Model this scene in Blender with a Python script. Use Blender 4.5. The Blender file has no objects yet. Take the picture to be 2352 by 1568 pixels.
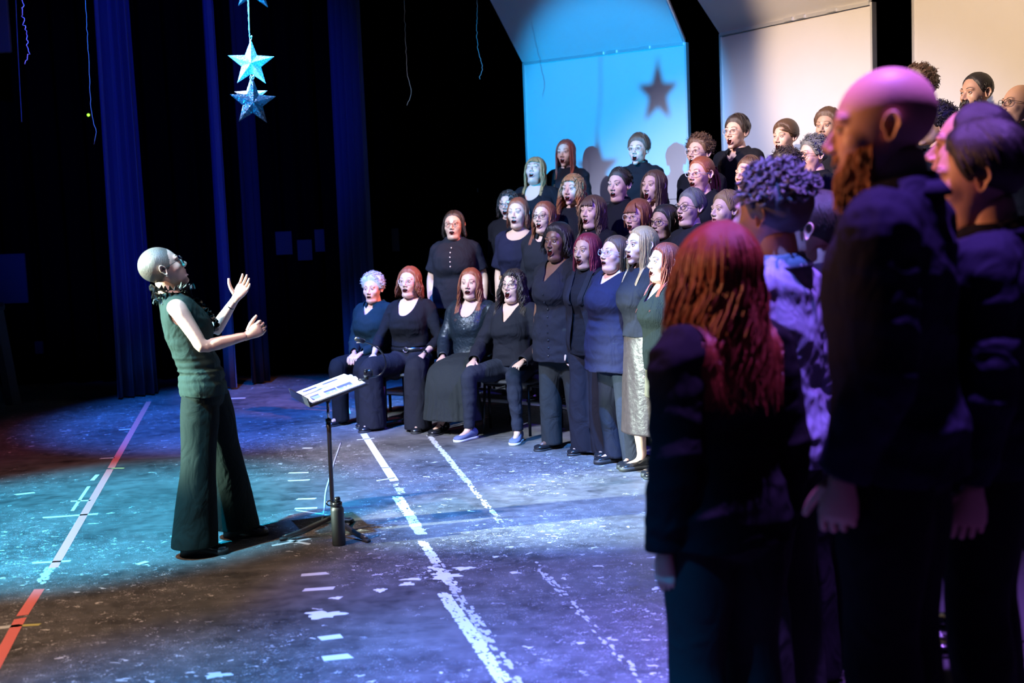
import bpy, math, random
import numpy as np
from mathutils import Vector, Matrix

scene = bpy.context.scene
COL = scene.collection
PI = math.pi

# ------------------------------------------------------------------ camera, world, lights, exposure
F_PX = 2900.0; PITCH = math.atan(283 / F_PX); ROLL = -0.04; CAM_H = 1.75
cam_d = bpy.data.cameras.new('camera'); cam = bpy.data.objects.new('camera', cam_d); COL.objects.link(cam)
cam_d.sensor_width = 36.0; cam_d.lens = 36.0 * F_PX / 2352
cam.location = (0, 0, CAM_H)
CM = Matrix.Rotation(PI / 2 - PITCH, 4, 'X') @ Matrix.Rotation(ROLL, 4, 'Z')
cam.rotation_euler = CM.to_euler()
cam_d.clip_start = .05; cam_d.clip_end = 100
cam_d.dof.use_dof = True; cam_d.dof.focus_distance = 8.2; cam_d.dof.aperture_fstop = 2.2
scene.camera = cam

w = bpy.data.worlds.new('world'); scene.world = w; w.use_nodes = True
w.node_tree.nodes['Background'].inputs[0].default_value = (.02, .04, .12, 1)
w.node_tree.nodes['Background'].inputs[1].default_value = .05

def spot(name, loc, tgt, power, color, size, blend=.5, r=.08):
    l = bpy.data.lights.new(name, 'SPOT'); l.energy = power; l.color = color
    l.spot_size = math.radians(size); l.spot_blend = blend; l.shadow_soft_size = r
    o = bpy.data.objects.new(name, l); COL.objects.link(o); o.location = loc
    o.rotation_euler = (Vector(tgt) - Vector(loc)).to_track_quat('-Z', 'Y').to_euler()
    return o
# key from house left onto the singers, cool white
spot('key_spot', (-5.6, 3.2, 7.6), (.6, 9.4, 1.25), 10000, (.64, .66, 1.0), 33, .5)
spot('key_spot_seated', (-5.0, 3.6, 6.4), (-.6, 10.6, .6), 4200, (.50, .88, 1.0), 20, .6)
# side boom behind the conductor
spot('side_boom', (-9.4, 5.0, 3.7), (-1.9, 6.9, 1.3), 34000, (.74, 1.0, .88), 13, .5, .06)
# light that throws the star shadows on the shell
spot('shell_spot', (-3.25, 2.05, 3.0), (1.0, 12.6, 2.72), 13000, (.0, .40, 1.0), 14, .5, .03)
spot('lavender_shell', (-1.0, 4.0, 6.5), (1.7, 12.4, 2.9), 700, (.50, .48, 1.0), 24, .6)
# floor pools
spot('cyan_pool', (-4.2, 4.6, 7.5), (-2.7, 7.7, 0), 21000, (.01, .46, .80), 25, .7)
spot('blue_pool', (-2.6, 8.0, 8.0), (-2.4, 11.9, 0), 13000, (.0, .17, 1.0), 30, .7)
spot('blue_centre', (-.6, 5.0, 8.0), (.2, 8.1, 0), 17000, (.08, .32, 1.0), 25, .8)
spot('violet_pool', (-.2, 2.4, 7.5), (.3, 5.6, 0), 9000, (.13, .22, 1.0), 24, .8)
spot('near_pool', (-2.2, .2, 7.0), (-.9, 3.7, 0), 9000, (.0, .32, 1.0), 26, .8)
spot('amber_wash', (-6.0, 2.0, 7.0), (-2.2, 6.8, 0), 3000, (1.0, .66, .45), 42, .9)
spot('pink_wash', (-6.0, 6.5, 7.5), (-2.9, 10.8, 0), 800, (1.0, .22, .36), 34, 1.0)
# warm light on the right hand shells and faces
spot('warm_shell', (-5.5, 5.0, 5.8), (3.5, 10.2, 3.0), 8000, (1.0, .68, .42), 22, .4)
spot('warm_face', (-8.0, 5.2, 3.8), (1.4, 3.3, 1.95), 3200, (1.0, .42, .20), 12, .7)
spot('red_side', (3.3, 8.2, 5.8), (.1, 11.2, 1.9), 4200, (1.0, .30, .10), 20, .7)
# violet back light from above
spot('violet_top', (1.25, 3.45, 6.9), (1.15, 3.35, 1.8), 5000, (.40, .16, 1.0), 44, .8)
spot('violet_choir', (3.4, 4.0, 7.0), (1.2, 8.6, 1.5), 2800, (.12, .08, 1.0), 36, .8)
spot('curtain_blue', (-1.0, 3.0, 5.0), (-3.6, 13.5, 3.0), 4500, (.01, .03, 1.0), 26, .7)

scene.view_settings.view_transform = 'Standard'
scene.view_settings.look = 'None'
scene.view_settings.gamma = 1
scene.view_settings.use_curve_mapping = False
scene.view_settings.exposure = 0.0

# ------------------------------------------------------------------ pixel -> world helpers (numbers measured on the photo)
def ray(px, py):
    d = CM.to_3x3() @ Vector(((px - 1176) / F_PX, -(py - 784) / F_PX, -1))
    return d / d.y
def at(px, py, Y):
    d = ray(px, py) * Y; return Vector((d.x, d.y, d.z + CAM_H))
def floor(px, py, z=0.0):
    d = ray(px, py); d = d * ((z - CAM_H) / d.z); return Vector((d.x, d.y, z))

# ------------------------------------------------------------------ materials
MATS = {}
def mat(name, col, rough=.6, metal=0.0, bump=0.0, bscale=60, var=0.0, emit=None, estr=0.0, coat=0, spec=.5, stretch=None, alpha=None, trans=0):
    if name in MATS: return MATS[name]
    m = bpy.data.materials.new(name); m.use_nodes = True; nt = m.node_tree; b = nt.nodes['Principled BSDF']
    b.inputs['Base Color'].default_value = (*col, 1); b.inputs['Roughness'].default_value = rough
    b.inputs['Metallic'].default_value = metal; b.inputs['Specular IOR Level'].default_value = spec
    b.inputs['Coat Weight'].default_value = coat
    if trans: b.inputs['Transmission Weight'].default_value = trans
    if emit: b.inputs['Emission Color'].default_value = (*emit, 1); b.inputs['Emission Strength'].default_value = estr
    tc = nt.nodes.new('ShaderNodeTexCoord'); mp = nt.nodes.new('ShaderNodeMapping'); nt.links.new(tc.outputs['Object'], mp.inputs[0])
    if stretch: mp.inputs['Scale'].default_value = stretch
    nz = nt.nodes.new('ShaderNodeTexNoise'); nz.inputs['Scale'].default_value = bscale; nz.inputs['Detail'].default_value = 4
    nt.links.new(mp.outputs[0], nz.inputs[0])
    if bump:
        bp = nt.nodes.new('ShaderNodeBump'); bp.inputs['Strength'].default_value = bump; bp.inputs['Distance'].default_value = .01
        nt.links.new(nz.outputs[0], bp.inputs['Height']); nt.links.new(bp.outputs[0], b.inputs['Normal'])
    if var:
        mx = nt.nodes.new('ShaderNodeMix'); mx.data_type = 'RGBA'
        mx.inputs[6].default_value = (*[c * (1 - var) for c in col], 1); mx.inputs[7].default_value = (*[min(1, c * (1 + var)) for c in col], 1)
        nt.links.new(nz.outputs[0], mx.inputs[0]); nt.links.new(mx.outputs[2], b.inputs['Base Color'])
    if name.startswith('cloth'):   # soft creases
        n2 = nt.nodes.new('ShaderNodeTexNoise'); n2.inputs['Scale'].default_value = 5.5; n2.inputs['Detail'].default_value = 2.5; n2.inputs['Distortion'].default_value = 1.6
        m2 = nt.nodes.new('ShaderNodeMapping'); m2.inputs['Scale'].default_value = (1.3, 1.3, .8); m2.inputs['Rotation'].default_value = (.3, .4, .5); nt.links.new(tc.outputs['Object'], m2.inputs[0]); nt.links.new(m2.outputs[0], n2.inputs[0])
        b2 = nt.nodes.new('ShaderNodeBump'); b2.inputs['Strength'].default_value = .30; b2.inputs['Distance'].default_value = .06; nt.links.new(n2.outputs[0], b2.inputs['Height']); nt.links.new(bp.outputs[0], b2.inputs['Normal']); nt.links.new(b2.outputs[0], b.inputs['Normal'])
    MATS[name] = m; return m

SKIN = {'fair': mat('skin_fair', (.58, .36, .27), .5, bump=.08, bscale=150, var=.08),
        'rosy': mat('skin_rosy', (.60, .33, .25), .5, bump=.08, bscale=150, var=.1),
        'tan': mat('skin_tan', (.42, .25, .17), .5, bump=.08, bscale=150, var=.1),
        'dark': mat('skin_dark', (.14, .068, .042), .42, bump=.08, bscale=150, var=.1)}
LIPS = mat('lips', (.56, .27, .23), .4); LIPSD = mat('lips_dark', (.17, .065, .055), .4)
MOUTH = mat('mouth_inside', (.030, .005, .005), .95, spec=.0)
TEETH = mat('teeth', (.72, .69, .63), .3)
EYEW = mat('eye_white', (.46, .46, .47), .25); IRIS = mat('iris', (.05, .03, .02), .15)
HAIRC = {'black': (.012, .009, .009), 'dark': (.028, .017, .012), 'brown': (.085, .042, .022), 'auburn': (.20, .055, .022),
         'ginger': (.34, .11, .035), 'blonde': (.34, .19, .075), 'red': (.20, .030, .012), 'magenta': (.16, .012, .03),
         'grey': (.42, .42, .42), 'darkgrey': (.12, .12, .12), 'sandy': (.22, .13, .065), 'stubble': (.10, .08, .065)}
def hairm(c): return mat('hair_' + c, HAIRC[c], .44, bump=.45, bscale=50, var=.5, stretch=(6, 6, .5), spec=.5)
CL = {'black': (.010, .010, .013), 'soft': (.015, .015, .021), 'navy': (.014, .014, .034), 'teal': (.008, .019, .028),
      'charcoal': (.022, .025, .027), 'denim': (.26, .30, .42), 'jeans': (.022, .025, .038), 'olive': (.012, .015, .014)}
def cloth(c, knit=False):
    return mat('cloth_' + c + ('_knit' if knit else ''), CL[c], .82, bump=.7 if knit else .15, bscale=260 if not knit else 55, var=.15, spec=.06,
               stretch=(3.0, 3.0, .5) if knit else None)
LEATHER = mat('shoe_leather', (.012, .012, .014), .22, coat=.3, bump=.1, bscale=60)
RUBBER = mat('shoe_sole', (.02, .02, .02), .6)
WHITERUB = mat('sneaker_sole', (.55, .55, .55), .6)
GOLD = mat('gold_leather', (.22, .18, .12), .38, metal=.35, bump=.3, bscale=40, var=.3)
BRONZE = mat('bronze_leather', (.045, .03, .028), .38, metal=.2, bump=.4, bscale=30, var=.4)
VELVET = mat('velvet', (.010, .016, .024), .40, bump=.6, bscale=50, var=.6, spec=.5)
BLACKMET = mat('black_metal', (.02, .02, .022), .35, metal=.6)
CHROME = mat('chrome', (.6, .6, .62), .2, metal=1)
CLEAR = mat('clear_acetate', (.62, .55, .52), .12, spec=.8)
BLKFR = mat('black_acetate', (.01, .01, .012), .2)
LENS = mat('glass_lens', (.95, .97, 1), .0, trans=1.0, spec=.5)
try:
    _b = LENS.node_tree.nodes['Principled BSDF']; _b.inputs['IOR'].default_value = 1.02; _b.inputs['Alpha'].default_value = .35
except Exception: pass

# ------------------------------------------------------------------ numpy mesh kit; faces are (n,4), last = -1 for a triangle
def mk_mesh(name, V, Fc, mids=None, mats=(), smooth=True):
    me = bpy.data.meshes.new(name); V = np.asarray(V, np.float32); Fc = np.asarray(Fc, np.int64).reshape(-1, 4)
    tot = np.where(Fc[:, 3] < 0, 3, 4); st = np.concatenate([[0], np.cumsum(tot)[:-1]])
    idx = Fc.ravel(); idx = idx[idx >= 0]
    me.vertices.add(len(V)); me.vertices.foreach_set('co', V.ravel())
    me.loops.add(len(idx)); me.loops.foreach_set('vertex_index', idx.astype(np.int32))
    me.polygons.add(len(Fc)); me.polygons.foreach_set('loop_start', st.astype(np.int32))
    for m in mats: me.materials.append(m)
    if mids is not None: me.polygons.foreach_set('material_index', np.asarray(mids, np.int32))
    me.polygons.foreach_set('use_smooth', np.full(len(Fc), smooth))
    me.update(calc_edges=True); me.validate()
    return me
def link(name, me, parent=None, loc=None):
    o = bpy.data.objects.new(name, me); COL.objects.link(o)
    if parent is not None: o.parent = parent
    if loc is not None: o.location = loc
    return o
def tag(o, label=None, cat=None, group=None, kind=None):
    if label: o['label'] = label
    if cat: o['category'] = cat
    if group: o['group'] = group
    if kind: o['kind'] = kind
    return o
class Soup:
    def __init__(s): s.V = []; s.F = []; s.M = []; s.n = 0
    def add(s, V, Fc, m=0):
        V = np.asarray(V, float); Fc = np.array(Fc, np.int64).reshape(-1, 4)
        Fc = np.where(Fc >= 0, Fc + s.n, -1)
        s.V.append(V); s.F.append(Fc); s.M.append(np.full(len(Fc), m) if np.isscalar(m) else np.asarray(m)); s.n += len(V); return s
    def get(s): return np.concatenate(s.V), np.concatenate(s.F), np.concatenate(s.M)
    def obj(s, name, mats, parent=None, smooth=True, loc=None):
        V, Fc, M = s.get(); return link(name, mk_mesh(name, V, Fc, M, mats if isinstance(mats, (list, tuple)) else [mats], smooth), parent, loc)
def unit(v): v = np.asarray(v, float); return v / (np.linalg.norm(v, axis=-1, keepdims=True) + 1e-12)
def loft(C, RX, RY=None, lat=(1, 0, 0), n=20, cap=True, power=2.0):
    C = np.asarray(C, float); m = len(C); RX = np.broadcast_to(np.asarray(RX, float), (m,)); RY = RX if RY is None else np.broadcast_to(np.asarray(RY, float), (m,))
    T = unit(np.gradient(C, axis=0)); L = np.broadcast_to(np.asarray(lat, float), (m, 3)); L = unit(L - (L * T).sum(1, keepdims=True) * T); N = np.cross(T, L)
    th = np.linspace(0, 2 * PI, n, endpoint=False); c, s = np.cos(th), np.sin(th)
    c = np.sign(c) * np.abs(c) ** (2 / power); s = np.sign(s) * np.abs(s) ** (2 / power)
    V = C[:, None] + RX[:, None, None] * c[None, :, None] * L[:, None] + RY[:, None, None] * s[None, :, None] * N[:, None]
    V = V.reshape(-1, 3); i = np.arange(m - 1)[:, None] * n; j = np.arange(n)[None]; k = (j + 1) % n
    Fc = np.stack([i + j, i + k, i + n + k, i + n + j], -1).reshape(-1, 4)
    if cap:
        V = np.concatenate([V, C[:1], C[-1:]]); a = len(V) - 2; jj = np.arange(n); kk = (jj + 1) % n
        Fc = np.concatenate([Fc, np.stack([kk, jj, np.full(n, a), np.full(n, -1)], 1),
                             np.stack([(m - 1) * n + jj, (m - 1) * n + kk, np.full(n, a + 1), np.full(n, -1)], 1)])
    return V, Fc
def resample(P, R, k):
    P = np.asarray(P, float); R = np.asarray(R, float); d = np.concatenate([[0], np.cumsum(np.linalg.norm(np.diff(P, axis=0), axis=1))])
    t = np.linspace(0, d[-1], k)
    def cr(X):
        X = X.reshape(len(X), -1); g = np.gradient(X, d, axis=0); out = np.zeros((k, X.shape[1]))
        i = np.clip(np.searchsorted(d, t) - 1, 0, len(d) - 2); h = (d[i + 1] - d[i])[:, None]; u = ((t - d[i])[:, None]) / h
        return (2*u**3-3*u**2+1)*X[i] + (u**3-2*u**2+u)*h*g[i] + (-2*u**3+3*u**2)*X[i+1] + (u**3-u**2)*h*g[i+1]
    return cr(P), cr(R).squeeze()
def tube(P, R, k=None, n=14, lat=(1, 0, 0), flat=1.0, cap=True):
    R = np.broadcast_to(np.asarray(R, float), (len(P),))
    if k: P, R = resample(P, R, k)
    return loft(P, R, np.asarray(R) * flat, lat, n, cap)
def box(c, s, R=None, bev=0.0):
    c = np.array(c, float); h = np.array(s, float) / 2
    if bev:
        V = []; 
        zs = [(-h[2], -bev), (-h[2] + bev, 0), (h[2] - bev, 0), (h[2], -bev)]
        for z, o in zs:
            a, b2 = h[0] + o, h[1] + o; q = bev * .7
            V += [(-a+q,-b2,z),(a-q,-b2,z),(a,-b2+q,z),(a,b2-q,z),(a-q,b2,z),(-a+q,b2,z),(-a,b2-q,z),(-a,-b2+q,z)]
        V = np.array(V); Fc = [(i*8+j, i*8+(j+1)%8, i*8+8+(j+1)%8, i*8+8+j) for i in range(3) for j in range(8)]
        Fc += [(0,5,4,1),(0,7,6,5),(1,4,3,2),(24,25,28,29),(24,29,30,31),(25,26,27,28)]
    else:
        V = np.array([(x, y, z) for z in (-1, 1) for y in (-1, 1) for x in (-1, 1)]) * h
        Fc = [(0, 2, 3, 1), (4, 5, 7, 6), (0, 1, 5, 4), (2, 6, 7, 3), (0, 4, 6, 2), (1, 3, 7, 5)]
    if R is not None: V = V @ np.array(R).T
    return V + c, np.array(Fc)
def sphere(c, r, n=12, m=8):
    th = np.linspace(0, PI, m + 1); C = np.array(c, float) + np.stack([0*th, 0*th, -np.cos(th)], 1) * (np.array(r) * np.ones(3))[2]
    rr = np.sin(th) * (np.array(r) * np.ones(3))[0]; ry = np.sin(th) * (np.array(r) * np.ones(3))[1]
    return loft(C, np.maximum(rr, 1e-5), np.maximum(ry, 1e-5), (1, 0, 0), n, False)
def locks(P, W, out, flat=.55, n=4):
    P = np.asarray(P, float); Lc, k, _ = P.shape; W = np.broadcast_to(W, (Lc, k))
    T = unit(np.gradient(P, axis=1)); A = unit(np.cross(T, out)); B = np.cross(A, T)
    th = np.linspace(0, 2 * PI, n, endpoint=False)
    V = P[:, :, None] + W[..., None, None] * (np.cos(th)[None, None, :, None] * A[:, :, None] + flat * np.sin(th)[None, None, :, None] * B[:, :, None])
    base = (np.arange(Lc)[:, None, None] * k + np.arange(k - 1)[None, :, None]) * n; j = np.arange(n)[None, None]; q = (j + 1) % n
    Fc = np.stack([base + j, base + q, base + n + q, base + n + j], -1).reshape(-1, 4)
    return V.reshape(-1, 3), Fc
class TN:
    def __init__(s, seed, scale, n=9):
        r = np.random.RandomState(seed); s.k = r.normal(size=(n, 3)) * np.array(scale) ; s.p = r.uniform(0, 6.28, n)
    def __call__(s, P): return np.sin(P @ s.k.T + s.p).mean(1) * 1.6
def adj_smooth(V, Fc, it, lam=.55):
    Q = Fc; e = np.concatenate([Q[:, [0, 1]], Q[:, [1, 2]], Q[:, [2, 3]], Q[:, [3, 0]]]); e = np.concatenate([e, e[:, ::-1]])
    cnt = np.bincount(e[:, 0], minlength=len(V)).clip(1)[:, None]
    for _ in range(it):
        s = np.stack([np.bincount(e[:, 0], V[e[:, 1], a], len(V)) for a in range(3)], 1) / cnt; V = V + lam * (s - V)
    return V
def normals(V, Fc):
    a = np.cross(V[Fc[:, 2]] - V[Fc[:, 0]], V[Fc[:, 3]] - V[Fc[:, 1]])
    N = np.zeros_like(V)
    for c in range(4):
        for x in range(3): N[:, x] += np.bincount(Fc[:, c], a[:, x], len(V))
    return unit(N)
def cut(V, Fc, f, rim=.006):
    N = normals(V, Fc); keep = f > 0; fk = keep[Fc].any(1); Fc = Fc[fk]
    e = np.concatenate([Fc[:, [0, 1]], Fc[:, [1, 2]], Fc[:, [2, 3]], Fc[:, [3, 0]]]); e = np.concatenate([e, e[:, ::-1]])
    m = (~keep[e[:, 0]]) & keep[e[:, 1]]; e = e[m]
    t = (-f[e[:, 0]]) / (f[e[:, 1]] - f[e[:, 0]] + 1e-9); X = V[e[:, 0]] + (V[e[:, 1]] - V[e[:, 0]]) * t[:, None]
    cnt = np.bincount(e[:, 0], minlength=len(V)); V = V.copy()
    for a in range(3):
        s = np.bincount(e[:, 0], X[:, a], len(V)); V[cnt > 0, a] = (s / cnt.clip(1))[cnt > 0]
    bad = (cnt == 0) & (~keep); Fc = Fc[~bad[Fc].any(1)]
    # rim
    E = np.concatenate([Fc[:, [0, 1]], Fc[:, [1, 2]], Fc[:, [2, 3]], Fc[:, [3, 0]]]); key = np.sort(E, 1); kk = key[:, 0] * len(V) + key[:, 1]
    u, inv, c = np.unique(kk, return_inverse=True, return_counts=True); B = E[c[inv] == 1]
    if len(B):
        e2 = np.concatenate([B, B[:, ::-1]]); cn = np.bincount(e2[:, 0], minlength=len(V)); ok = cn == 2
        for _ in range(5):
            sm = np.stack([np.bincount(e2[:, 0], V[e2[:, 1], a_], len(V)) for a_ in range(3)], 1) / cn.clip(1)[:, None]; V[ok] = V[ok] * .5 + sm[ok] * .5
        bv = np.unique(B); mp = np.full(len(V), -1); mp[bv] = len(V) + np.arange(len(bv))
        V = np.concatenate([V, V[bv] - N[bv] * rim]); Fc = np.concatenate([Fc, np.stack([B[:, 1], B[:, 0], mp[B[:, 0]], mp[B[:, 1]]], 1)])
    used = np.unique(Fc); mp = np.full(len(V), -1); mp[used] = np.arange(len(used))
    return V[used], mp[Fc]

QUEUE = []; EXTRAS = []
def remesh_later(soup, voxel, cb): QUEUE.append((soup, voxel, cb))
def flush():
    tmp = []
    for soup, vx, cb in QUEUE:
        V, Fc, _ = soup.get(); me = mk_mesh('tmp', V, Fc); o = bpy.data.objects.new('tmp', me); COL.objects.link(o)
        md = o.modifiers.new('r', 'REMESH'); md.mode = 'VOXEL'; md.voxel_size = vx; md.adaptivity = 0; tmp.append((o, me, cb))
    dg = bpy.context.evaluated_depsgraph_get(); res = []
    for o, me, cb in tmp:
        ev = o.evaluated_get(dg).data; V = np.empty(len(ev.vertices) * 3, np.float32); ev.vertices.foreach_get('co', V)
        L = np.empty(len(ev.loops), np.int32); ev.loops.foreach_get('vertex_index', L); res.append((V.reshape(-1, 3).astype(float), L.reshape(-1, 4).astype(np.int64)))
    for (o, me, cb), (V, Fc) in zip(tmp, res):
        bpy.data.objects.remove(o); bpy.data.meshes.remove(me); cb(V, Fc)
    QUEUE.clear()
    for f_, *a_ in EXTRAS: f_(*a_)

# ------------------------------------------------------------------ head
def ell(P, c, r):
    q = (P - np.array(c)) / np.array(r); k0 = np.linalg.norm(q, axis=1); k1 = np.linalg.norm(q / np.array(r), axis=1); return k0 * (k0 - 1) / (k1 + 1e-9)
def smin(a, b, k): h = np.clip(.5 + .5 * (b - a) / k, 0, 1); return b + (a - b) * h - k * h * (1 - h)
def smax(a, b, k): return -smin(-a, -b, k)
def head_sdf(P, p):
    op, w, f, m = p['open'], p['w'], p['fat'], p['masc']; x, y, z = P.T; A = np.stack([np.abs(x), y, z], 1); dj = -.019 * op
    d = ell(P, (0, -.017, .035), (.077 * w, .096, .089))
    d = smin(d, ell(P, (0, .020, .0), (.067 * w, .072, .085)), .03)
    d = smin(d, ell(P, (0, .020, -.052 + dj * .6), ((.052 + .012 * f + .004 * m) * w, .064, .052)), .03)
    d = smin(d, ell(P, (0, .070, -.097 + dj), (.020 + .005 * m, .021, .017)), .025)
    if f > .2: d = smin(d, ell(P, (0, .032, -.100 + dj), (.050 * w, .046, .022 + .012 * f)), .03)
    d = smin(d, ell(A, (.037 * w, .060, -.026), (.024 + .007 * f, .024, .026)), .02)
    d = smin(d, ell(A, (.026, .082, .023), (.026, .011 + .003 * m, .009)), .016)
    d = smin(d, ell(P, (0, .072, -.062), (.030, .025, .026)), .02)
    d = smax(d, -(np.linalg.norm(A - np.array([.031, .106, .003]), axis=1) - .019), .010)
    a = np.array([0, .085, .014]); b = np.array([0, .111 + .004 * p['nose'], -.030]); t = np.clip(((P - a) @ (b - a)) / ((b - a) @ (b - a)), 0, 1)
    d = smin(d, np.linalg.norm(P - a - t[:, None] * (b - a), axis=1) - (.0068 + .004 * t), .009)
    d = smin(d, ell(A, (.0115 + .002 * p['nose'], .101, -.037), (.0085, .011, .0075)), .006)
    zc = -.067 - .009 * op; mw = .0235 - .003 * op; mh = .0028 + .0190 * op
    q = np.sqrt((x / mw) ** 2 + ((z - zc) / mh) ** 2) + 1e-6; rr = np.sqrt(x * x + (z - zc) ** 2); dl = (q - 1) * rr / q
    ys = .0965 - x * x * 18
    d = smin(d, np.sqrt(dl ** 2 + (y - ys) ** 2) - .0052, .004)
    d = smax(d, -ell(P, (0, .100, zc), (mw, .030, mh)), .002)
    return d, q, dl
NU, NV = 88, 76
AZW = .62; _EC = ([0, .10, .66, 1], [-PI / 2 + .02, -1.12, .28, PI / 2 - .02])
def head_grid():
    u = np.linspace(-PI, PI, NU, endpoint=False); az = u - AZW * np.sin(u); v = np.interp(np.linspace(0, 1, NV), *_EC)   # denser round the face
    AZ, EL = np.meshgrid(az, v); D = np.stack([np.sin(AZ) * np.cos(EL), np.cos(AZ) * np.cos(EL), np.sin(EL)], -1).reshape(-1, 3)
    i = np.arange(NV - 1)[:, None] * NU; j = np.arange(NU)[None]; k = (j + 1) % NU
    return AZ.ravel(), EL.ravel(), D, np.stack([i + j, i + k, i + NU + k, i + NU + j], -1).reshape(-1, 4)
HAZ, HEL, HD, HF = head_grid(); HO = np.array([0, .012, -.008])
ZL = lambda a, rec: np.interp(a, [0, 25, 45, 62, 76, 92, 100, 180], [.084 + rec, .080 + rec, .062, .022, -.012, .008, -.028, -.075])
def head_build(p):
    R = np.full(len(HD), .19)
    for _ in range(26):
        d, q, dl = head_sdf(HO + HD * R[:, None], p); R = R - d * .85
    V = HO + HD * R[:, None]; d, q, dl = head_sdf(V, p); x, y, z = V.T; a = np.degrees(np.abs(np.arctan2(x, y)))
    hm_ = 1 / (1 + np.exp(-(z - ZL(a, p['recede'])) / .004))
    vm = np.zeros(len(V), int); near = (y > .06) & (np.abs(x) < .032) & (z < -.045) & (z > -.11)
    vm[near & (dl < .0060)] = 1; vm[near & (q <= .90) & (y < .0930 - x * x * 18)] = 2
    if p.get('scalp'): vm[(hm_ > .5)] = 3
    deep = near & (q < 1.0) & (y < .0915 - x * x * 18)
    fm = vm[HF]; fm = np.where(((fm == 2).sum(1) >= 2) | deep[HF].any(1), 2, np.where((fm == 1).sum(1) >= 2, 1, np.where((fm == 3).sum(1) >= 2, 3, 0)))
    S = Soup(); S.add(V, HF, fm)
    n = NU; S.add(np.concatenate([V[-n:], [V[-n:].mean(0) + [0, 0, .0003]]]), np.stack([np.arange(n), (np.arange(n) + 1) % n, np.full(n, n), np.full(n, -1)], 1), 3 if p.get('scalp') else 0)
    # eyes
    for sx in (-1, 1):
        c = np.array([sx * .031, .0800, .003]); m, nn = 23, 27
        th = np.linspace(-1.0, 1.0, m); ph = np.linspace(-1.5, 1.5, nn)
        TH, PH = np.meshgrid(th, ph, indexing='ij'); D = np.stack([np.sin(PH) * np.cos(TH), np.cos(PH) * np.cos(TH), np.sin(TH)], -1).reshape(-1, 3)
        el = np.degrees(TH).ravel(); az = np.degrees((PH + PI) % (2 * PI) - PI).ravel(); up = 17 * p['eye']
        opn = (el < up * (1 - (az / 62) ** 2) + 1) & (el > -15 * (1 - (az / 62) ** 2) * min(1, p['eye'] * 1.6)) & (np.abs(az) < 60)
        r = np.where(opn, .0124, .0138); gx = az - p['gaze'] ; gl = el - 3
        iris = opn & (gx ** 2 + gl ** 2 < 31 ** 2)
        vm = np.where(iris, 5, np.where(opn, 4, 0)); lash = (~opn) & (el > 0) & (el < up * (1 - (az / 62) ** 2) + 14) & (np.abs(az) < 62) & (el > 2); vm[lash] = 6
        i = np.arange(m - 1)[:, None] * nn; j = np.arange(nn - 1)[None]; k = j + 1; Fq = np.stack([i + j, i + k, i + nn + k, i + nn + j], -1).reshape(-1, 4)
        fm = np.sort(vm[Fq], 1); S.add(c + D * r[:, None], Fq, np.where(fm[:, 3] == 6, 6, fm[:, 2]))
        bx = np.linspace(.013, .052, 6); B = np.stack([sx * bx, .0975 - (bx / .052) ** 2 * .020 + .001 * p['masc'], .0245 + .006 * np.sin((bx - .013) / .039 * 2.4) + .003 * p['open']], 1)
        v, f = tube(B, [.0012, .0030, .0032, .0028, .0020, .0006], 12, 6, (0, 0, 1), .6); S.add(v, f, 6)
        # ear
        rho = np.array([0, .3, .6, .8, .92, 1.0, .95, .7]); h = np.array([.004, .001, .006, .013, .0155, .012, .004, -.010]); ne = 18
        t = np.linspace(0, 2 * PI, ne, endpoint=False); ew = np.where(np.sin(t) < 0, .0125, .0185); Y = np.outer(rho, np.cos(t) * ew) ; Z = np.outer(rho, np.sin(t) * .031) + .004; Y += Z * -.12
        X = np.repeat(h[:, None], ne, 1) + Y * -.45; E = np.stack([sx * (.0735 * p['w'] + X), -.010 + Y, -.004 + Z], -1).reshape(-1, 3)
        i = np.arange(7)[:, None] * ne; j = np.arange(ne)[None]; k = (j + 1) % ne; Fq = np.stack([i + j, i + k, i + ne + k, i + ne + j], -1).reshape(-1, 4); S.add(E, Fq if sx > 0 else Fq[:, ::-1], 0)
    # upper teeth
    if p['open'] > .25:
        zc = -.067 - .009 * p['open']; mh = .0028 + .0190 * p['open']; tx = np.linspace(-.013, .013, 9)
        T = np.stack([tx, .0900 - tx ** 2 * 30, np.full(9, zc + mh * .72)], 1); v, f = tube(T, .0032, None, 6, (0, 0, 1), .5); S.add(v, f, 7)
    return S, R, hm_
def head_mats(sk, hc): return [SKIN[sk], LIPSD if sk in ('dark', 'tan') else LIPS, MOUTH, hairm('stubble'), EYEW, IRIS, hairm(hc if hc in ('black', 'dark', 'brown', 'sandy') else 'brown'), TEETH]

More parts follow.
